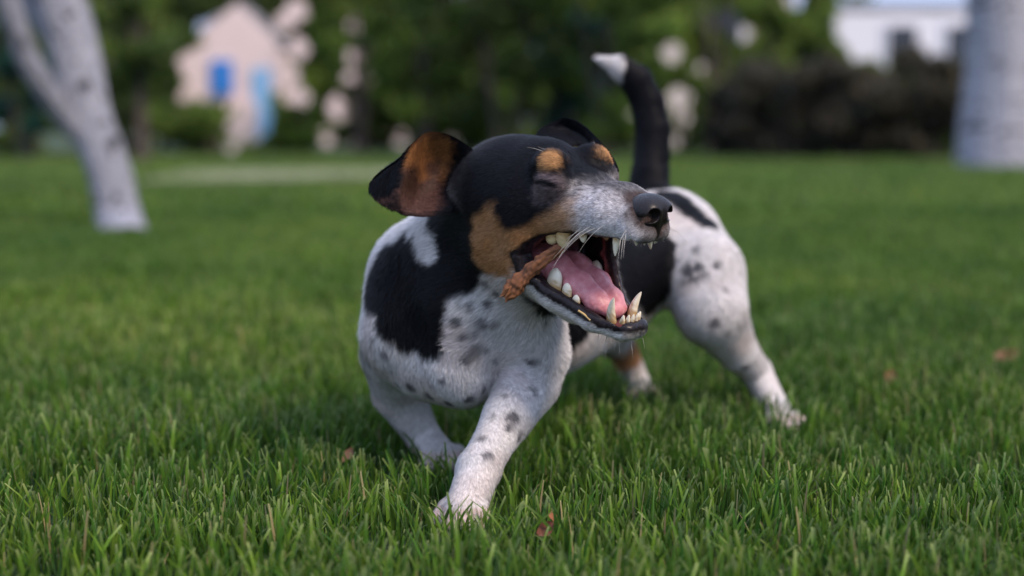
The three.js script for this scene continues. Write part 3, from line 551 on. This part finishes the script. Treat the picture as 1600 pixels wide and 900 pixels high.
// ---- ears: thin leather with an inside and an outside
function spline(p, t) { const n = p.length - 1, f = clamp(t, 0, 1) * n, i = Math.min(n - 1, Math.floor(f)), u = f - i, a = p[Math.max(0, i - 1)], b = p[i], c = p[i + 1], d = p[Math.min(n, i + 2)]; return b.map((_, k) => 0.5 * (2 * b[k] + (c[k] - a[k]) * u + (2 * a[k] - 5 * b[k] + 4 * c[k] - d[k]) * u * u + (3 * b[k] - a[k] - 3 * c[k] + d[k]) * u * u * u)); }
function ear(cols, colour, thick, flip) {
  const pts = cols.map((c) => c.map((p) => at(...p))), nu = 44, nv = 30, row = nv + 1;
  const S = (u, v) => spline(pts.map((c) => spline(c, v)), u);
  const mid = [], nor = [];
  for (let i = 0; i <= nu; i++) for (let j = 0; j <= nv; j++) {
    const u = i / nu, v = j / nv, p = S(u, v), a = S(Math.min(1, u + 0.01), v), b = S(Math.max(0, u - 0.01), v), c = S(u, Math.min(1, v + 0.01)), d = S(u, Math.max(0, v - 0.01));
    mid.push(V(...p)); nor.push(V(a[0] - b[0], a[1] - b[1], a[2] - b[2]).cross(V(c[0] - d[0], c[1] - d[1], c[2] - d[2])).normalize().multiplyScalar(flip));
  }
  const pos = [], N = [], col = [], len = [], idx = [];
  for (const sgn of [1, -1]) for (let i = 0; i <= nu; i++) for (let j = 0; j <= nv; j++) {
    const q = i * row + j, e = Math.min(j / nv, 1 - j / nv, 1 - i / nu), w = thick * Math.sqrt(clamp(e / 0.06, 0.0, 1)) * 0.5;
    const p = mid[q].clone().addScaledVector(nor[q], sgn * w); pos.push(p.x, p.y, p.z); N.push(nor[q].x * sgn, nor[q].y * sgn, nor[q].z * sgn);
    const [c, l] = colour(i / nu, j / nv, sgn, p); col.push(...c); len.push(l);
  }
  const half = (nu + 1) * row, tri = (a, b, c, s) => { const A = V(pos[3 * a], pos[3 * a + 1], pos[3 * a + 2]), B = V(pos[3 * b], pos[3 * b + 1], pos[3 * b + 2]), C = V(pos[3 * c], pos[3 * c + 1], pos[3 * c + 2]); const n = B.clone().sub(A).cross(C.clone().sub(A)); if (n.x * N[3 * a] + n.y * N[3 * a + 1] + n.z * N[3 * a + 2] < 0) idx.push(a, c, b); else idx.push(a, b, c); };
  for (const o of [0, half]) for (let i = 0; i < nu; i++) for (let j = 0; j < nv; j++) { const a = o + i * row + j; tri(a, a + 1, a + row); tri(a + 1, a + row + 1, a + row); }
  const g = new THREE.BufferGeometry();
  g.setAttribute('position', new THREE.Float32BufferAttribute(pos, 3)); g.setAttribute('normal', new THREE.Float32BufferAttribute(N, 3)); g.setAttribute('color', new THREE.Float32BufferAttribute(col, 3)); g.setIndex(idx);
  g.userData = { len: new Float32Array(len), bare: new Uint8Array(len.length) };
  return g;
}
const earInside = (u, v, p) => {
  const n = noise(p.x * 200, p.y * 200, p.z * 200), m = noise(p.x * 60 + 5, p.y * 60, p.z * 60);
  let c = mixc([0.27, 0.115, 0.042], [0.060, 0.030, 0.022], sstep(0.22, 0.5, v + 0.25 * m + 0.08 * n - 0.2 * sstep(0.55, 0.3, u)));  // tan above; the dark middle includes the ear's own shadow, put into the colour
  c = mixc(c, [0.085, 0.042, 0.035], sstep(0.55, 0.85, v + 0.1 * n) * 0.8);
  return mixc(c, BLACK, clamp(sstep(0.46, 0.26, u + 0.12 * m + 0.08 * n) + sstep(0.10, 0.03, v + 0.03 * n) * 0.7 + sstep(0.93, 0.99, v) * 0.8, 0, 1));
};
const rightEar = ear([
  [[748, 240, 1.115], [745, 268, 1.115], [738, 298, 1.113], [726, 322, 1.112]],
  [[718, 219, 1.112], [716, 256, 1.124], [710, 296, 1.122], [702, 333, 1.110]],
  [[693, 208, 1.110], [688, 252, 1.130], [682, 297, 1.128], [680, 337, 1.108]],
  [[667, 207, 1.105], [660, 250, 1.122], [653, 300, 1.120], [656, 339, 1.106]],
  [[648, 222, 1.098], [639, 253, 1.102], [627, 300, 1.102], [634, 334, 1.104]],
  [[628, 247, 1.102], [616, 262, 1.106], [606, 303, 1.108], [612, 325, 1.108]],
  [[601, 267, 1.110], [596, 274, 1.112], [588, 303, 1.113], [592, 314, 1.112]],
  [[579, 284, 1.116], [577, 288, 1.117], [579, 294, 1.117], [582, 301, 1.116]],
], (u, v, s, p) => s > 0 && u < 0.60 - 0.02 * v ? [earInside(u / 0.6, v, p), 0.0035] : s > 0 && v > 0.62 + 0.35 * (u - 0.6) ? [mixc(BLACK, [0.10, 0.05, 0.04], 0.5 + noise(p.x * 300, p.y * 300, p.z * 300)), 0.002] : [BLACK, 0.004], 0.0035, 1);
const leftEar = ear([
  [[838, 222, 1.150], [850, 235, 1.140], [865, 245, 1.135]],
  [[852, 200, 1.152], [868, 215, 1.146], [885, 232, 1.135]],
  [[880, 185, 1.148], [892, 204, 1.150], [904, 228, 1.138]],
  [[907, 193, 1.142], [916, 214, 1.142], [922, 240, 1.132]],
  [[935, 218, 1.132], [936, 236, 1.130], [936, 256, 1.124]],
  [[958, 246, 1.120], [954, 258, 1.118], [948, 270, 1.115]],
  [[967, 268, 1.110], [962, 276, 1.110], [955, 279, 1.108]],
], (u, v, s, p) => { const n = noise(p.x * 250, p.y * 250, p.z * 250); return s > 0 && u > 0.22 && u < 0.62 && v > 0.14 ? [mixc(BLACK, [0.26, 0.105, 0.035], sstep(0.24, 0.34, u + 0.04 * n) * sstep(0.62, 0.42, u + 0.05 * n) * sstep(0.14, 0.3, v)), 0.003] : [BLACK, 0.004]; }, 0.0035, 1);

// ---- put the body together: one mesh, dry coat and wet mouth as its two surfaces
const dog = group('dog');
tag(dog, 'black, white and tan short coated dog lunging over the lawn with jaws wide open', 'dog');
function mergeParts(list) {
  const pos = [], nor = [], col = [], dry = [], wet = [], len = []; let base = 0;
  for (const g of list) {
    const P = g.attributes.position.array, I = g.index.array, B = g.userData.bare;
    for (let i = 0; i < P.length; i++) { pos.push(P[i]); nor.push(g.attributes.normal.array[i]); col.push(g.attributes.color.array[i]); }
    for (const l of g.userData.len) len.push(l);
    for (let t = 0; t < I.length; t += 3) (B[I[t]] + B[I[t + 1]] + B[I[t + 2]] > 1 ? wet : dry).push(base + I[t], base + I[t + 1], base + I[t + 2]);
    base += P.length / 3;
  }
  const g = new THREE.BufferGeometry();
  g.setAttribute('position', new THREE.Float32BufferAttribute(pos, 3)); g.setAttribute('normal', new THREE.Float32BufferAttribute(nor, 3)); g.setAttribute('color', new THREE.Float32BufferAttribute(col, 3));
  g.setIndex(dry.concat(wet)); g.addGroup(0, dry.length, 0); g.addGroup(dry.length, wet.length, 1);
  g.userData = {}; return { g, len, dry };
}
const whole = mergeParts([bodyGeo, rightEar, leftEar]);
const skinMat = phys({ name: 'dog_skin', vertexColors: true, roughness: 0.75, specularIntensity: 0.15 });
const wetMat = phys({ name: 'wet_lip', vertexColors: true, roughness: 0.34, specularIntensity: 0.45 });
put('body', whole.g, [skinMat, wetMat], dog);

// ---- the coat: short hairs lying with the grain
function flowAt(x, y, z, n) {
  const [hx, hy, hz] = toHead(x, y, z), hd = Math.hypot(hx, hy + 0.035, hz);
  let f;
  if (hd < 0.13 && hx > -0.11) f = headDir(-1, hx > 0 ? -0.15 : -0.35, hz > 0 ? 0.25 : -0.25);
  else if (y > 0.262 && z < -0.36) f = y > 0.37 ? [-0.9, 0.3, 0] : [-0.1, 1, 0];
  else if (y < 0.13) f = [0.05, -1, 0.05];
  else f = [0.25, -0.8, -0.45];
  const k = 26; f = [f[0] + 0.5 * noise(x * k, y * k, z * k), f[1] + 0.5 * noise(x * k + 9, y * k, z * k), f[2] + 0.5 * noise(x * k, y * k + 9, z * k)];
  const dn = f[0] * n[0] + f[1] * n[1] + f[2] * n[2];
  f = [f[0] - dn * n[0], f[1] - dn * n[1], f[2] - dn * n[2]]; const l = Math.hypot(...f) || 1;
  return [f[0] / l, f[1] / l, f[2] / l];
}
{
  const P = whole.g.attributes.position.array, N = whole.g.attributes.normal.array, C = whole.g.attributes.color.array, L = whole.len, I = whole.dry;
  const pos = [], nor = [], col = [];
  for (let t = 0; t < I.length; t += 3) {
    const [a, b, c] = [I[t], I[t + 1], I[t + 2]];
    const len0 = (L[a] + L[b] + L[c]) / 3; if (len0 < 0.0008) continue;
    const ux = P[3 * b] - P[3 * a], uy = P[3 * b + 1] - P[3 * a + 1], uz = P[3 * b + 2] - P[3 * a + 2], vx = P[3 * c] - P[3 * a], vy = P[3 * c + 1] - P[3 * a + 1], vz = P[3 * c + 2] - P[3 * a + 2];
    const area = 0.5 * Math.hypot(uy * vz - uz * vy, uz * vx - ux * vz, ux * vy - uy * vx) * 1e6;
    const cx = P[3 * a] - hc[0], cy = P[3 * a + 1] - hc[1], cz = P[3 * a + 2] - hc[2], far = Math.hypot(cx, cy, cz);
    const want = area * (far < 0.135 ? 4.2 : P[3 * a + 2] < -0.2 ? 0.7 : 1.5);
    let m = Math.floor(want) + (rnd() < want % 1 ? 1 : 0);
    while (m-- > 0) {
      let r1 = rnd(), r2 = rnd(); if (r1 + r2 > 1) { r1 = 1 - r1; r2 = 1 - r2; } const r0 = 1 - r1 - r2;
      const g = (A, k) => A[3 * a + k] * r0 + A[3 * b + k] * r1 + A[3 * c + k] * r2;
      const p = [g(P, 0), g(P, 1), g(P, 2)], n = [g(N, 0), g(N, 1), g(N, 2)], f = flowAt(...p, n);
      const len = len0 * rr(0.6, 1.25), lift = len0 < 0.004 ? rr(0.06, 0.26) : rr(0.10, 0.36), w = (far < 0.135 ? 0.00032 : 0.00055) * rr(0.7, 1.3);
      const d = [f[0] + n[0] * lift + rr(-0.12, 0.12), f[1] + n[1] * lift + rr(-0.12, 0.12), f[2] + n[2] * lift + rr(-0.12, 0.12)];
      const dl = Math.hypot(...d); d[0] /= dl; d[1] /= dl; d[2] /= dl;
      let s = [d[1] * n[2] - d[2] * n[1], d[2] * n[0] - d[0] * n[2], d[0] * n[1] - d[1] * n[0]]; const sl = Math.hypot(...s) || 1; s = s.map((q) => q / sl * w);
      // s x d leans to n
      pos.push(p[0] - s[0], p[1] - s[1], p[2] - s[2], p[0] + d[0] * len, p[1] + d[1] * len, p[2] + d[2] * len, p[0] + s[0], p[1] + s[1], p[2] + s[2]);
      const nn = [n[0] + 0.15 * rr(-1, 1), n[1] + 0.15 * rr(-1, 1), n[2] + 0.15 * rr(-1, 1)], nl = Math.hypot(...nn);
      const k = (far < 0.135 ? rr(0.62, 1.34) : rr(0.78, 1.16)) * (1 + 0.22 * noise(p[0] * 420 + f[0] * 2, p[1] * 420, p[2] * 420));
      for (let q = 0; q < 3; q++) { nor.push(nn[0] / nl, nn[1] / nl, nn[2] / nl); col.push(g(C, 0) * k, g(C, 1) * k, g(C, 2) * k); }
    }
  }
  // wind every hair so that its face points outwards
  for (let t = 0; t < pos.length; t += 9) {
    const ux = pos[t + 3] - pos[t], uy = pos[t + 4] - pos[t + 1], uz = pos[t + 5] - pos[t + 2], vx = pos[t + 6] - pos[t], vy = pos[t + 7] - pos[t + 1], vz = pos[t + 8] - pos[t + 2];
    if ((uy * vz - uz * vy) * nor[t] + (uz * vx - ux * vz) * nor[t + 1] + (ux * vy - uy * vx) * nor[t + 2] < 0) for (let k = 0; k < 3; k++) { const w = pos[t + k]; pos[t + k] = pos[t + 6 + k]; pos[t + 6 + k] = w; }
  }
  console.log('hairs', pos.length / 9);
  const g = new THREE.BufferGeometry();
  g.setAttribute('position', new THREE.Float32BufferAttribute(pos, 3)); g.setAttribute('normal', new THREE.Float32BufferAttribute(nor, 3)); g.setAttribute('color', new THREE.Float32BufferAttribute(col, 3));
  const m = put('fur', g, phys({ name: 'fur', vertexColors: true, roughness: 0.55, specularIntensity: 0.24 }), dog);
  m.userData.kind = 'stuff';
}

// ---- nose leather
const noseField = (x, y, z) => {
  const s = Math.abs(z);
  let d = ell(x, y, z, [0.0720, -0.0222, 0], [0.0140, 0.0102, 0.0138]);
  d = smin(d, ell(x, y, s, [0.0765, -0.0252, 0.0070], [0.0102, 0.0085, 0.0080]), 0.004);
  d = smin(d, cone(x, y, z, [0.0775, -0.029, 0], 0.0068, [0.0765, -0.0395, 0], 0.0038), 0.004);
  d = smax(d, -ell(x, y, s, [0.0840, -0.0262, 0.0082], [0.0072, 0.0044, 0.0044]), 0.0015);
  d = smax(d, -cone(x, y, s, [0.0820, -0.0275, 0.0100], 0.0026, [0.0735, -0.0292, 0.0155], 0.0016), 0.002);
  d = smax(d, -cone(x, y, z, [0.0885, -0.022, 0], 0.0009, [0.0820, -0.041, 0], 0.0011), 0.0016);
  return d;
};
const fromHeadGeo = (g) => { const P = g.attributes.position.array, N = g.attributes.normal.array; for (let i = 0; i < P.length; i += 3) { P.set(fromHead(P[i], P[i + 1], P[i + 2]), i); N.set(headDir(N[i], N[i + 1], N[i + 2]), i); } return g; };
{
  const g = skin(noseField, [0.054, -0.046, -0.02], [0.096, -0.008, 0.02], 0.0006, 1.6);
  const P = g.attributes.position.array, C = new Float32Array(P.length), N = g.attributes.normal.array;
  for (let i = 0; i < P.length; i += 3) {
    const k = 0.9 + 0.5 * noise(P[i] * 900, P[i + 1] * 900, P[i + 2] * 900); C.set([0.011 * k, 0.0085 * k, 0.009 * k], i);
    for (let c = 0; c < 3; c++) N[i + c] += 0.22 * noise(P[i] * 1500 + c * 17, P[i + 1] * 1500, P[i + 2] * 1500);
  }
  g.setAttribute('color', new THREE.BufferAttribute(C, 3));
  put('nose', fromHeadGeo(g), phys({ name: 'nose_leather', vertexColors: true, roughness: 0.34, specularIntensity: 0.55 }), dog);
}
// ---- tongue
{
  const T = [[-0.034, -0.060, 0.0185, 0.012], [-0.006, -0.0665, 0.0185, 0.0115], [0.013, -0.0765, 0.0175, 0.0100], [0.028, -0.0870, 0.0150, 0.0078], [0.0365, -0.0930, 0.0110, 0.0058]];
  const g = skin((x, y, z) => {
    let d = 1e9;
    for (let i = 0; i < T.length - 1; i++) { const [a, b] = [T[i], T[i + 1]], k = (a[3] + b[3]) / (a[2] + b[2]); const e = cone(x, y, z * k, [a[0], a[1], 0], a[3], [b[0], b[1], 0], b[3]); d = i ? smin(d, e, 0.006) : e; }
    const wave = 0.0004 * noise(x * 130, y * 130, z * 130) + 0.00018 * noise(x * 420, y * 420, z * 420);
    const groove = Math.min(cone(x, y, z, [-0.03, -0.0465, 0.001], 0.0030, [0.012, -0.0645, 0.0005], 0.0028), cone(x, y, z, [0.012, -0.0645, 0.0005], 0.0028, [0.036, -0.0850, 0], 0.0014));
    return smax(d + wave, -groove, 0.006);
  }, [-0.05, -0.11, -0.028], [0.048, -0.04, 0.028], 0.0009, 2.5);
  const P = g.attributes.position.array, C = new Float32Array(P.length);
  for (let i = 0; i < P.length; i += 3) { const k = noise(P[i] * 260, P[i + 1] * 260, P[i + 2] * 260), m = noise(P[i] * 1400, P[i + 1] * 1400, P[i + 2] * 1400); C.set(mixc([0.45, 0.145, 0.16], [0.58, 0.255, 0.265], clamp(0.45 + 0.6 * k + 0.35 * m, 0, 1)), i); }
  g.setAttribute('color', new THREE.BufferAttribute(C, 3));
  put('tongue', fromHeadGeo(g), phys({ name: 'tongue', vertexColors: true, roughness: 0.42, specularIntensity: 0.8 }), dog);
}
// ---- teeth, each one its own
const toothMat = phys({ name: 'tooth', vertexColors: true, roughness: 0.28, clearcoat: 0.4 });
const toothOld = phys({ name: 'tooth_tartar', vertexColors: true, roughness: 0.38, clearcoat: 0.3 });
function tooth(name, base, tip, r, flat = 0.75, mat = toothMat, bend = 0, blunt = 0) {
  const A = V(...fromHead(...base)), B = V(...fromHead(...tip)), ax = B.clone().sub(A), l = ax.length(); ax.normalize();
  const fx = V(...headDir(1, 0, 0)), u = fx.clone().addScaledVector(ax, -fx.dot(ax)).normalize(), w = ax.clone().cross(u);
  const rings = 9, seg = 12, pos = [], idx = [], col = [], ivory = mat === toothOld ? [0.60, 0.46, 0.25] : [0.78, 0.70, 0.54];
  const prof = (t) => r * HS * Math.pow(1 - t ** (1.9 + 3 * blunt), 0.6) * (1 - (0.30 - 0.15 * blunt) * t) + 0.0002;
  for (let i = 0; i <= rings; i++) { const t = i / rings, q = prof(Math.min(t, 0.995)), c = A.clone().addScaledVector(ax, l * (t * 1.25 - 0.25)).addScaledVector(u, -bend * l * Math.sin(t * Math.PI * 0.9)); for (let j = 0; j < seg; j++) { const a = j / seg * Math.PI * 2; const p = c.clone().addScaledVector(u, Math.cos(a) * q).addScaledVector(w, Math.sin(a) * q * flat); pos.push(p.x, p.y, p.z); col.push(...mixc([0.38, 0.24, 0.10], ivory, sstep(0.12, 0.55, t + 0.35 * noise(p.x * 500, p.y * 500, p.z * 500)))); } }
  for (let i = 0; i < rings; i++) for (let j = 0; j < seg; j++) { const a = i * seg + j, b = i * seg + (j + 1) % seg; idx.push(a, b, a + seg, b, b + seg, a + seg); }
  const top = pos.length / 3; pos.push(B.x, B.y, B.z); col.push(...ivory); for (let j = 0; j < seg; j++) idx.push(rings * seg + j, rings * seg + (j + 1) % seg, top);
  const g = new THREE.BufferGeometry(); g.setAttribute('position', new THREE.Float32BufferAttribute(pos, 3)); g.setAttribute('color', new THREE.Float32BufferAttribute(col, 3)); g.setIndex(idx); g.computeVertexNormals();
  return put(name, g, mat, dog);
}
for (const s of [1, -1]) {
  tooth('tooth', [0.0440, -0.0955, s * 0.0110], [0.0500, -0.0820, s * 0.0140], 0.0038, 0.8, toothMat, 0.10);
  tooth('tooth', [0.0590, -0.0395, s * 0.0165], [0.0570, -0.0525, s * 0.0180], 0.0036, 0.75, toothMat, 0.06);
  for (const [i, x, z] of [[0, 0.0540, 0.0020], [1, 0.0528, 0.0052], [2, 0.0505, 0.0080]]) tooth('tooth', [x, -0.0990, s * z], [x + 0.0022, -0.0945, s * z * 1.08], 0.0017 + 0.0002 * i, 0.8);
  for (const [i, x, z] of [[0, 0.0745, 0.0022], [1, 0.0728, 0.0060], [2, 0.0690, 0.0095]]) tooth('tooth', [x, -0.0410, s * z], [x, -0.0462, s * z * 1.05], 0.0018 + 0.0003 * i, 0.8);
  tooth('tooth', [0.0135, -0.0390, s * 0.0225], [0.0125, -0.0485, s * 0.0225], 0.0066, 0.55, toothOld, 0, 0.5);
  tooth('tooth', [0.0025, -0.0400, s * 0.0225], [0.0025, -0.0460, s * 0.0225], 0.0055, 0.6, toothOld, 0, 1);
  tooth('tooth', [0.0300, -0.0390, s * 0.0200], [0.0300, -0.0440, s * 0.0200], 0.0036, 0.5, toothMat, 0, 0.3);
  tooth('tooth', [0.0000, -0.0745, s * 0.0210], [0.0035, -0.0625, s * 0.0205], 0.0072, 0.5, toothMat, 0, 0.8);
  tooth('tooth', [0.0115, -0.0795, s * 0.0205], [0.0130, -0.0725, s * 0.0205], 0.0045, 0.5, toothMat, 0, 0.8);
  tooth('tooth', [0.0190, -0.0850, s * 0.0195], [0.0200, -0.0805, s * 0.0195], 0.0036, 0.5, toothMat, 0, 0.5);
}
// ---- whiskers and chin hairs
{
  const parts = [];
  const hair = (root, dir, len, droop, r) => {
    const p = [], d = V(...headDir(...dir)).normalize();
    for (let i = 0; i <= 6; i++) { const t = i / 6; p.push(V(...fromHead(...root)).addScaledVector(d, len * t).add(V(0, -droop * len * t * t, 0))); }
    const c = new THREE.CatmullRomCurve3(p), g = new THREE.TubeGeometry(c, 10, r, 4), P = g.attributes.position;
    for (let i = 0; i <= 10; i++) { const q = c.getPointAt(i / 10); for (let j = 0; j <= 4; j++) { const k = i * 5 + j, v = V(P.getX(k), P.getY(k), P.getZ(k)).sub(q).multiplyScalar(1 - 0.85 * i / 10).add(q); P.setXYZ(k, v.x, v.y, v.z); } }
    parts.push(g);
  };
  for (const s of [1, -1]) {
    for (let i = 0; i < 8; i++) hair([rr(0.036, 0.062), rr(-0.036, -0.026), s * 0.0222], [rr(-1.0, -0.5), rr(-0.35, 0.05), s * rr(0.35, 0.6)], rr(0.022, 0.042), rr(0.25, 0.7), 0.00024);
    hair([0.030, -0.012, s * 0.021], [-1, 0.1, s * 0.2], 0.030, 0.15, 0.00024);
    for (let i = 0; i < 4; i++) hair([rr(0.056, 0.070), rr(-0.040, -0.034), s * 0.0165], [rr(-0.1, 0.7), rr(-0.5, 0.0), s * 0.9], rr(0.012, 0.026), 0.5, 0.0002);
    for (let i = 0; i < 12; i++) hair([rr(0.02, 0.056), rr(-0.113, -0.108), s * rr(0.001, 0.010)], [rr(-0.6, 0.3), -1, s * rr(0.0, 0.6)], rr(0.006, 0.015), 0.1, 0.00018);
    hair([0.006, 0.017, s * 0.024], [-0.6, 0.5, s * 0.5], 0.018, 0.2, 0.00016); hair([0.010, 0.016, s * 0.022], [-0.7, 0.6, s * 0.3], 0.016, 0.2, 0.00016);
  }
  const m = put('whiskers', mergeGeometries(parts), std({ name: 'whisker', color: rgb(0.62, 0.57, 0.50), roughness: 0.4 }), dog); m.userData.kind = 'stuff';
}
// ---------------------------------------------------------------- stick, straw, fallen leaves
{
  const A = V(...fromHead(0.012, -0.047, 0.022)), B = V(...fromHead(-0.0255, -0.0805, 0.044));
  const ax = B.clone().sub(A), l = ax.length(); ax.normalize(); const u = V(0, 1, 0).addScaledVector(ax, -ax.y).normalize(), w = ax.clone().cross(u);
  const rings = 60, seg = 28, pos = [], col = [], idx = [];
  for (let i = 0; i <= rings; i++) {
    const t = i / rings, r0 = 0.0052 * (0.75 + 0.5 * t) * (t > 0.86 ? 1 - (t - 0.86) * 3.0 : 1);
    for (let j = 0; j < seg; j++) {
      const a = j / seg * 6.2832, fib = noise(j * 0.9, t * 4, 2) + 0.6 * noise(j * 2.1, t * 9, 7), r = r0 * (1 + 0.42 * fib + 0.30 * noise(j * 0.5, t * 16, 5) + 0.22 * noise(0.3, t * 7, 3)) , ext = t > 0.8 ? 0.011 * (noise(j * 1.3, 1, 9) + 0.6 * noise(j * 3.3, 4, 9)) * (t - 0.8) * 5 : 0;
      const p = A.clone().addScaledVector(ax, l * t + ext).addScaledVector(u, Math.cos(a) * r).addScaledVector(w, Math.sin(a) * r * 0.62).addScaledVector(u, 0.0025 * Math.sin(t * 3.1)); pos.push(p.x, p.y, p.z);
      const k = 0.8 + 0.9 * fib + 0.35 * noise(j * 3, t * 20, 1); col.push(...mixc([0.050, 0.018, 0.009], [0.33, 0.125, 0.045], clamp(k * 0.5 + (t > 0.88 ? 0.4 : 0), 0, 1)));
    }
  }
  for (let i = 0; i < rings; i++) for (let j = 0; j < seg; j++) { const a = i * seg + j, b = i * seg + (j + 1) % seg; idx.push(a, b, a + seg, b, b + seg, a + seg); }
  for (const [o, s] of [[0, 1], [rings * seg, -1]]) { const c = pos.length / 3, q = s > 0 ? A : B; pos.push(q.x, q.y, q.z); col.push(0.35, 0.17, 0.08); for (let j = 0; j < seg; j++) idx.push(o + j, c, o + (j + 1) % seg); }
  const g = new THREE.BufferGeometry(); g.setAttribute('position', new THREE.Float32BufferAttribute(pos, 3)); g.setAttribute('color', new THREE.Float32BufferAttribute(col, 3)); g.setIndex(idx); g.computeVertexNormals();
  tag(put('bark_stick', g, std({ name: 'bark', vertexColors: true, roughness: 0.8 })), 'splintered reddish brown piece of bark sticking out of the dog\'s mouth', 'stick');
}
{
  const A = V(...fromHead(0.0255, -0.0905, 0.0245)), B = V(...fromHead(0.0345, -0.0970, 0.0225));
  const g = new THREE.TubeGeometry(new THREE.CatmullRomCurve3([A, A.clone().lerp(B, 0.5).add(V(0, 0.0006, 0)), B]), 8, 0.0009, 6);
  tag(put('straw', g, std({ name: 'dry_straw', color: rgb(0.50, 0.33, 0.13), roughness: 0.7 })), 'bit of dry straw stuck to the dog\'s black lower lip', 'straw');
}
function leafThing(px, py, size, rot, c, label) {
  const b = onGround(px, py), pos = [], idx = [], n = 7, m = 4;
  for (let i = 0; i <= n; i++) for (let j = 0; j <= m; j++) { const t = i / n, s = (j / m - 0.5) * 2, w = Math.sin(Math.PI * clamp(t, 0.04, 0.97)) ** 0.7 * 0.36 * (1 + 0.18 * noise(i * 1.3, j, px)); pos.push((t - 0.5) * size, size * (0.16 * s * s + 0.14 * noise(i * 0.9, j * 1.2, px * 0.1) + 0.2 * (t - 0.5) ** 2), s * w * size); }
  for (let i = 0; i < n; i++) for (let j = 0; j < m; j++) { const a = i * (m + 1) + j; idx.push(a, a + 1, a + m + 1, a + 1, a + m + 2, a + m + 1); }
  const g = new THREE.BufferGeometry(); g.setAttribute('position', new THREE.Float32BufferAttribute(pos, 3)); g.setIndex(idx); g.computeVertexNormals();
  const o = put('dry_leaf', g, std({ name: 'dry_leaf', color: rgb(...c), roughness: 0.85, side: THREE.DoubleSide })); o.position.set(b[0], 0.024, b[2]); o.rotation.set(...rot);
  tag(o, label, 'leaf', 'dry leaves fallen on the lawn');
}
leafThing(853, 880, 0.014, [0.9, 0.6, 0.3], [0.13, 0.045, 0.025], 'curled reddish brown leaf on the grass near the front paw');
leafThing(864, 858, 0.009, [0.5, 1.6, 0.2], [0.22, 0.08, 0.03], 'tiny brown leaf scrap just behind the curled reddish leaf');
leafThing(1572, 592, 0.036, [0.3, 0.4, 0.1], [0.13, 0.052, 0.027], 'brown leaf on the grass at the far right edge');
leafThing(1390, 622, 0.018, [0.6, 1.2, 0.2], [0.14, 0.060, 0.028], 'brown leaf on the grass behind the hind paw');
leafThing(545, 756, 0.015, [0.3, 0.9, 0.5], [0.15, 0.080, 0.045], 'pale brown leaf on the grass left of the front paws');
renderer.render(scene, camera);
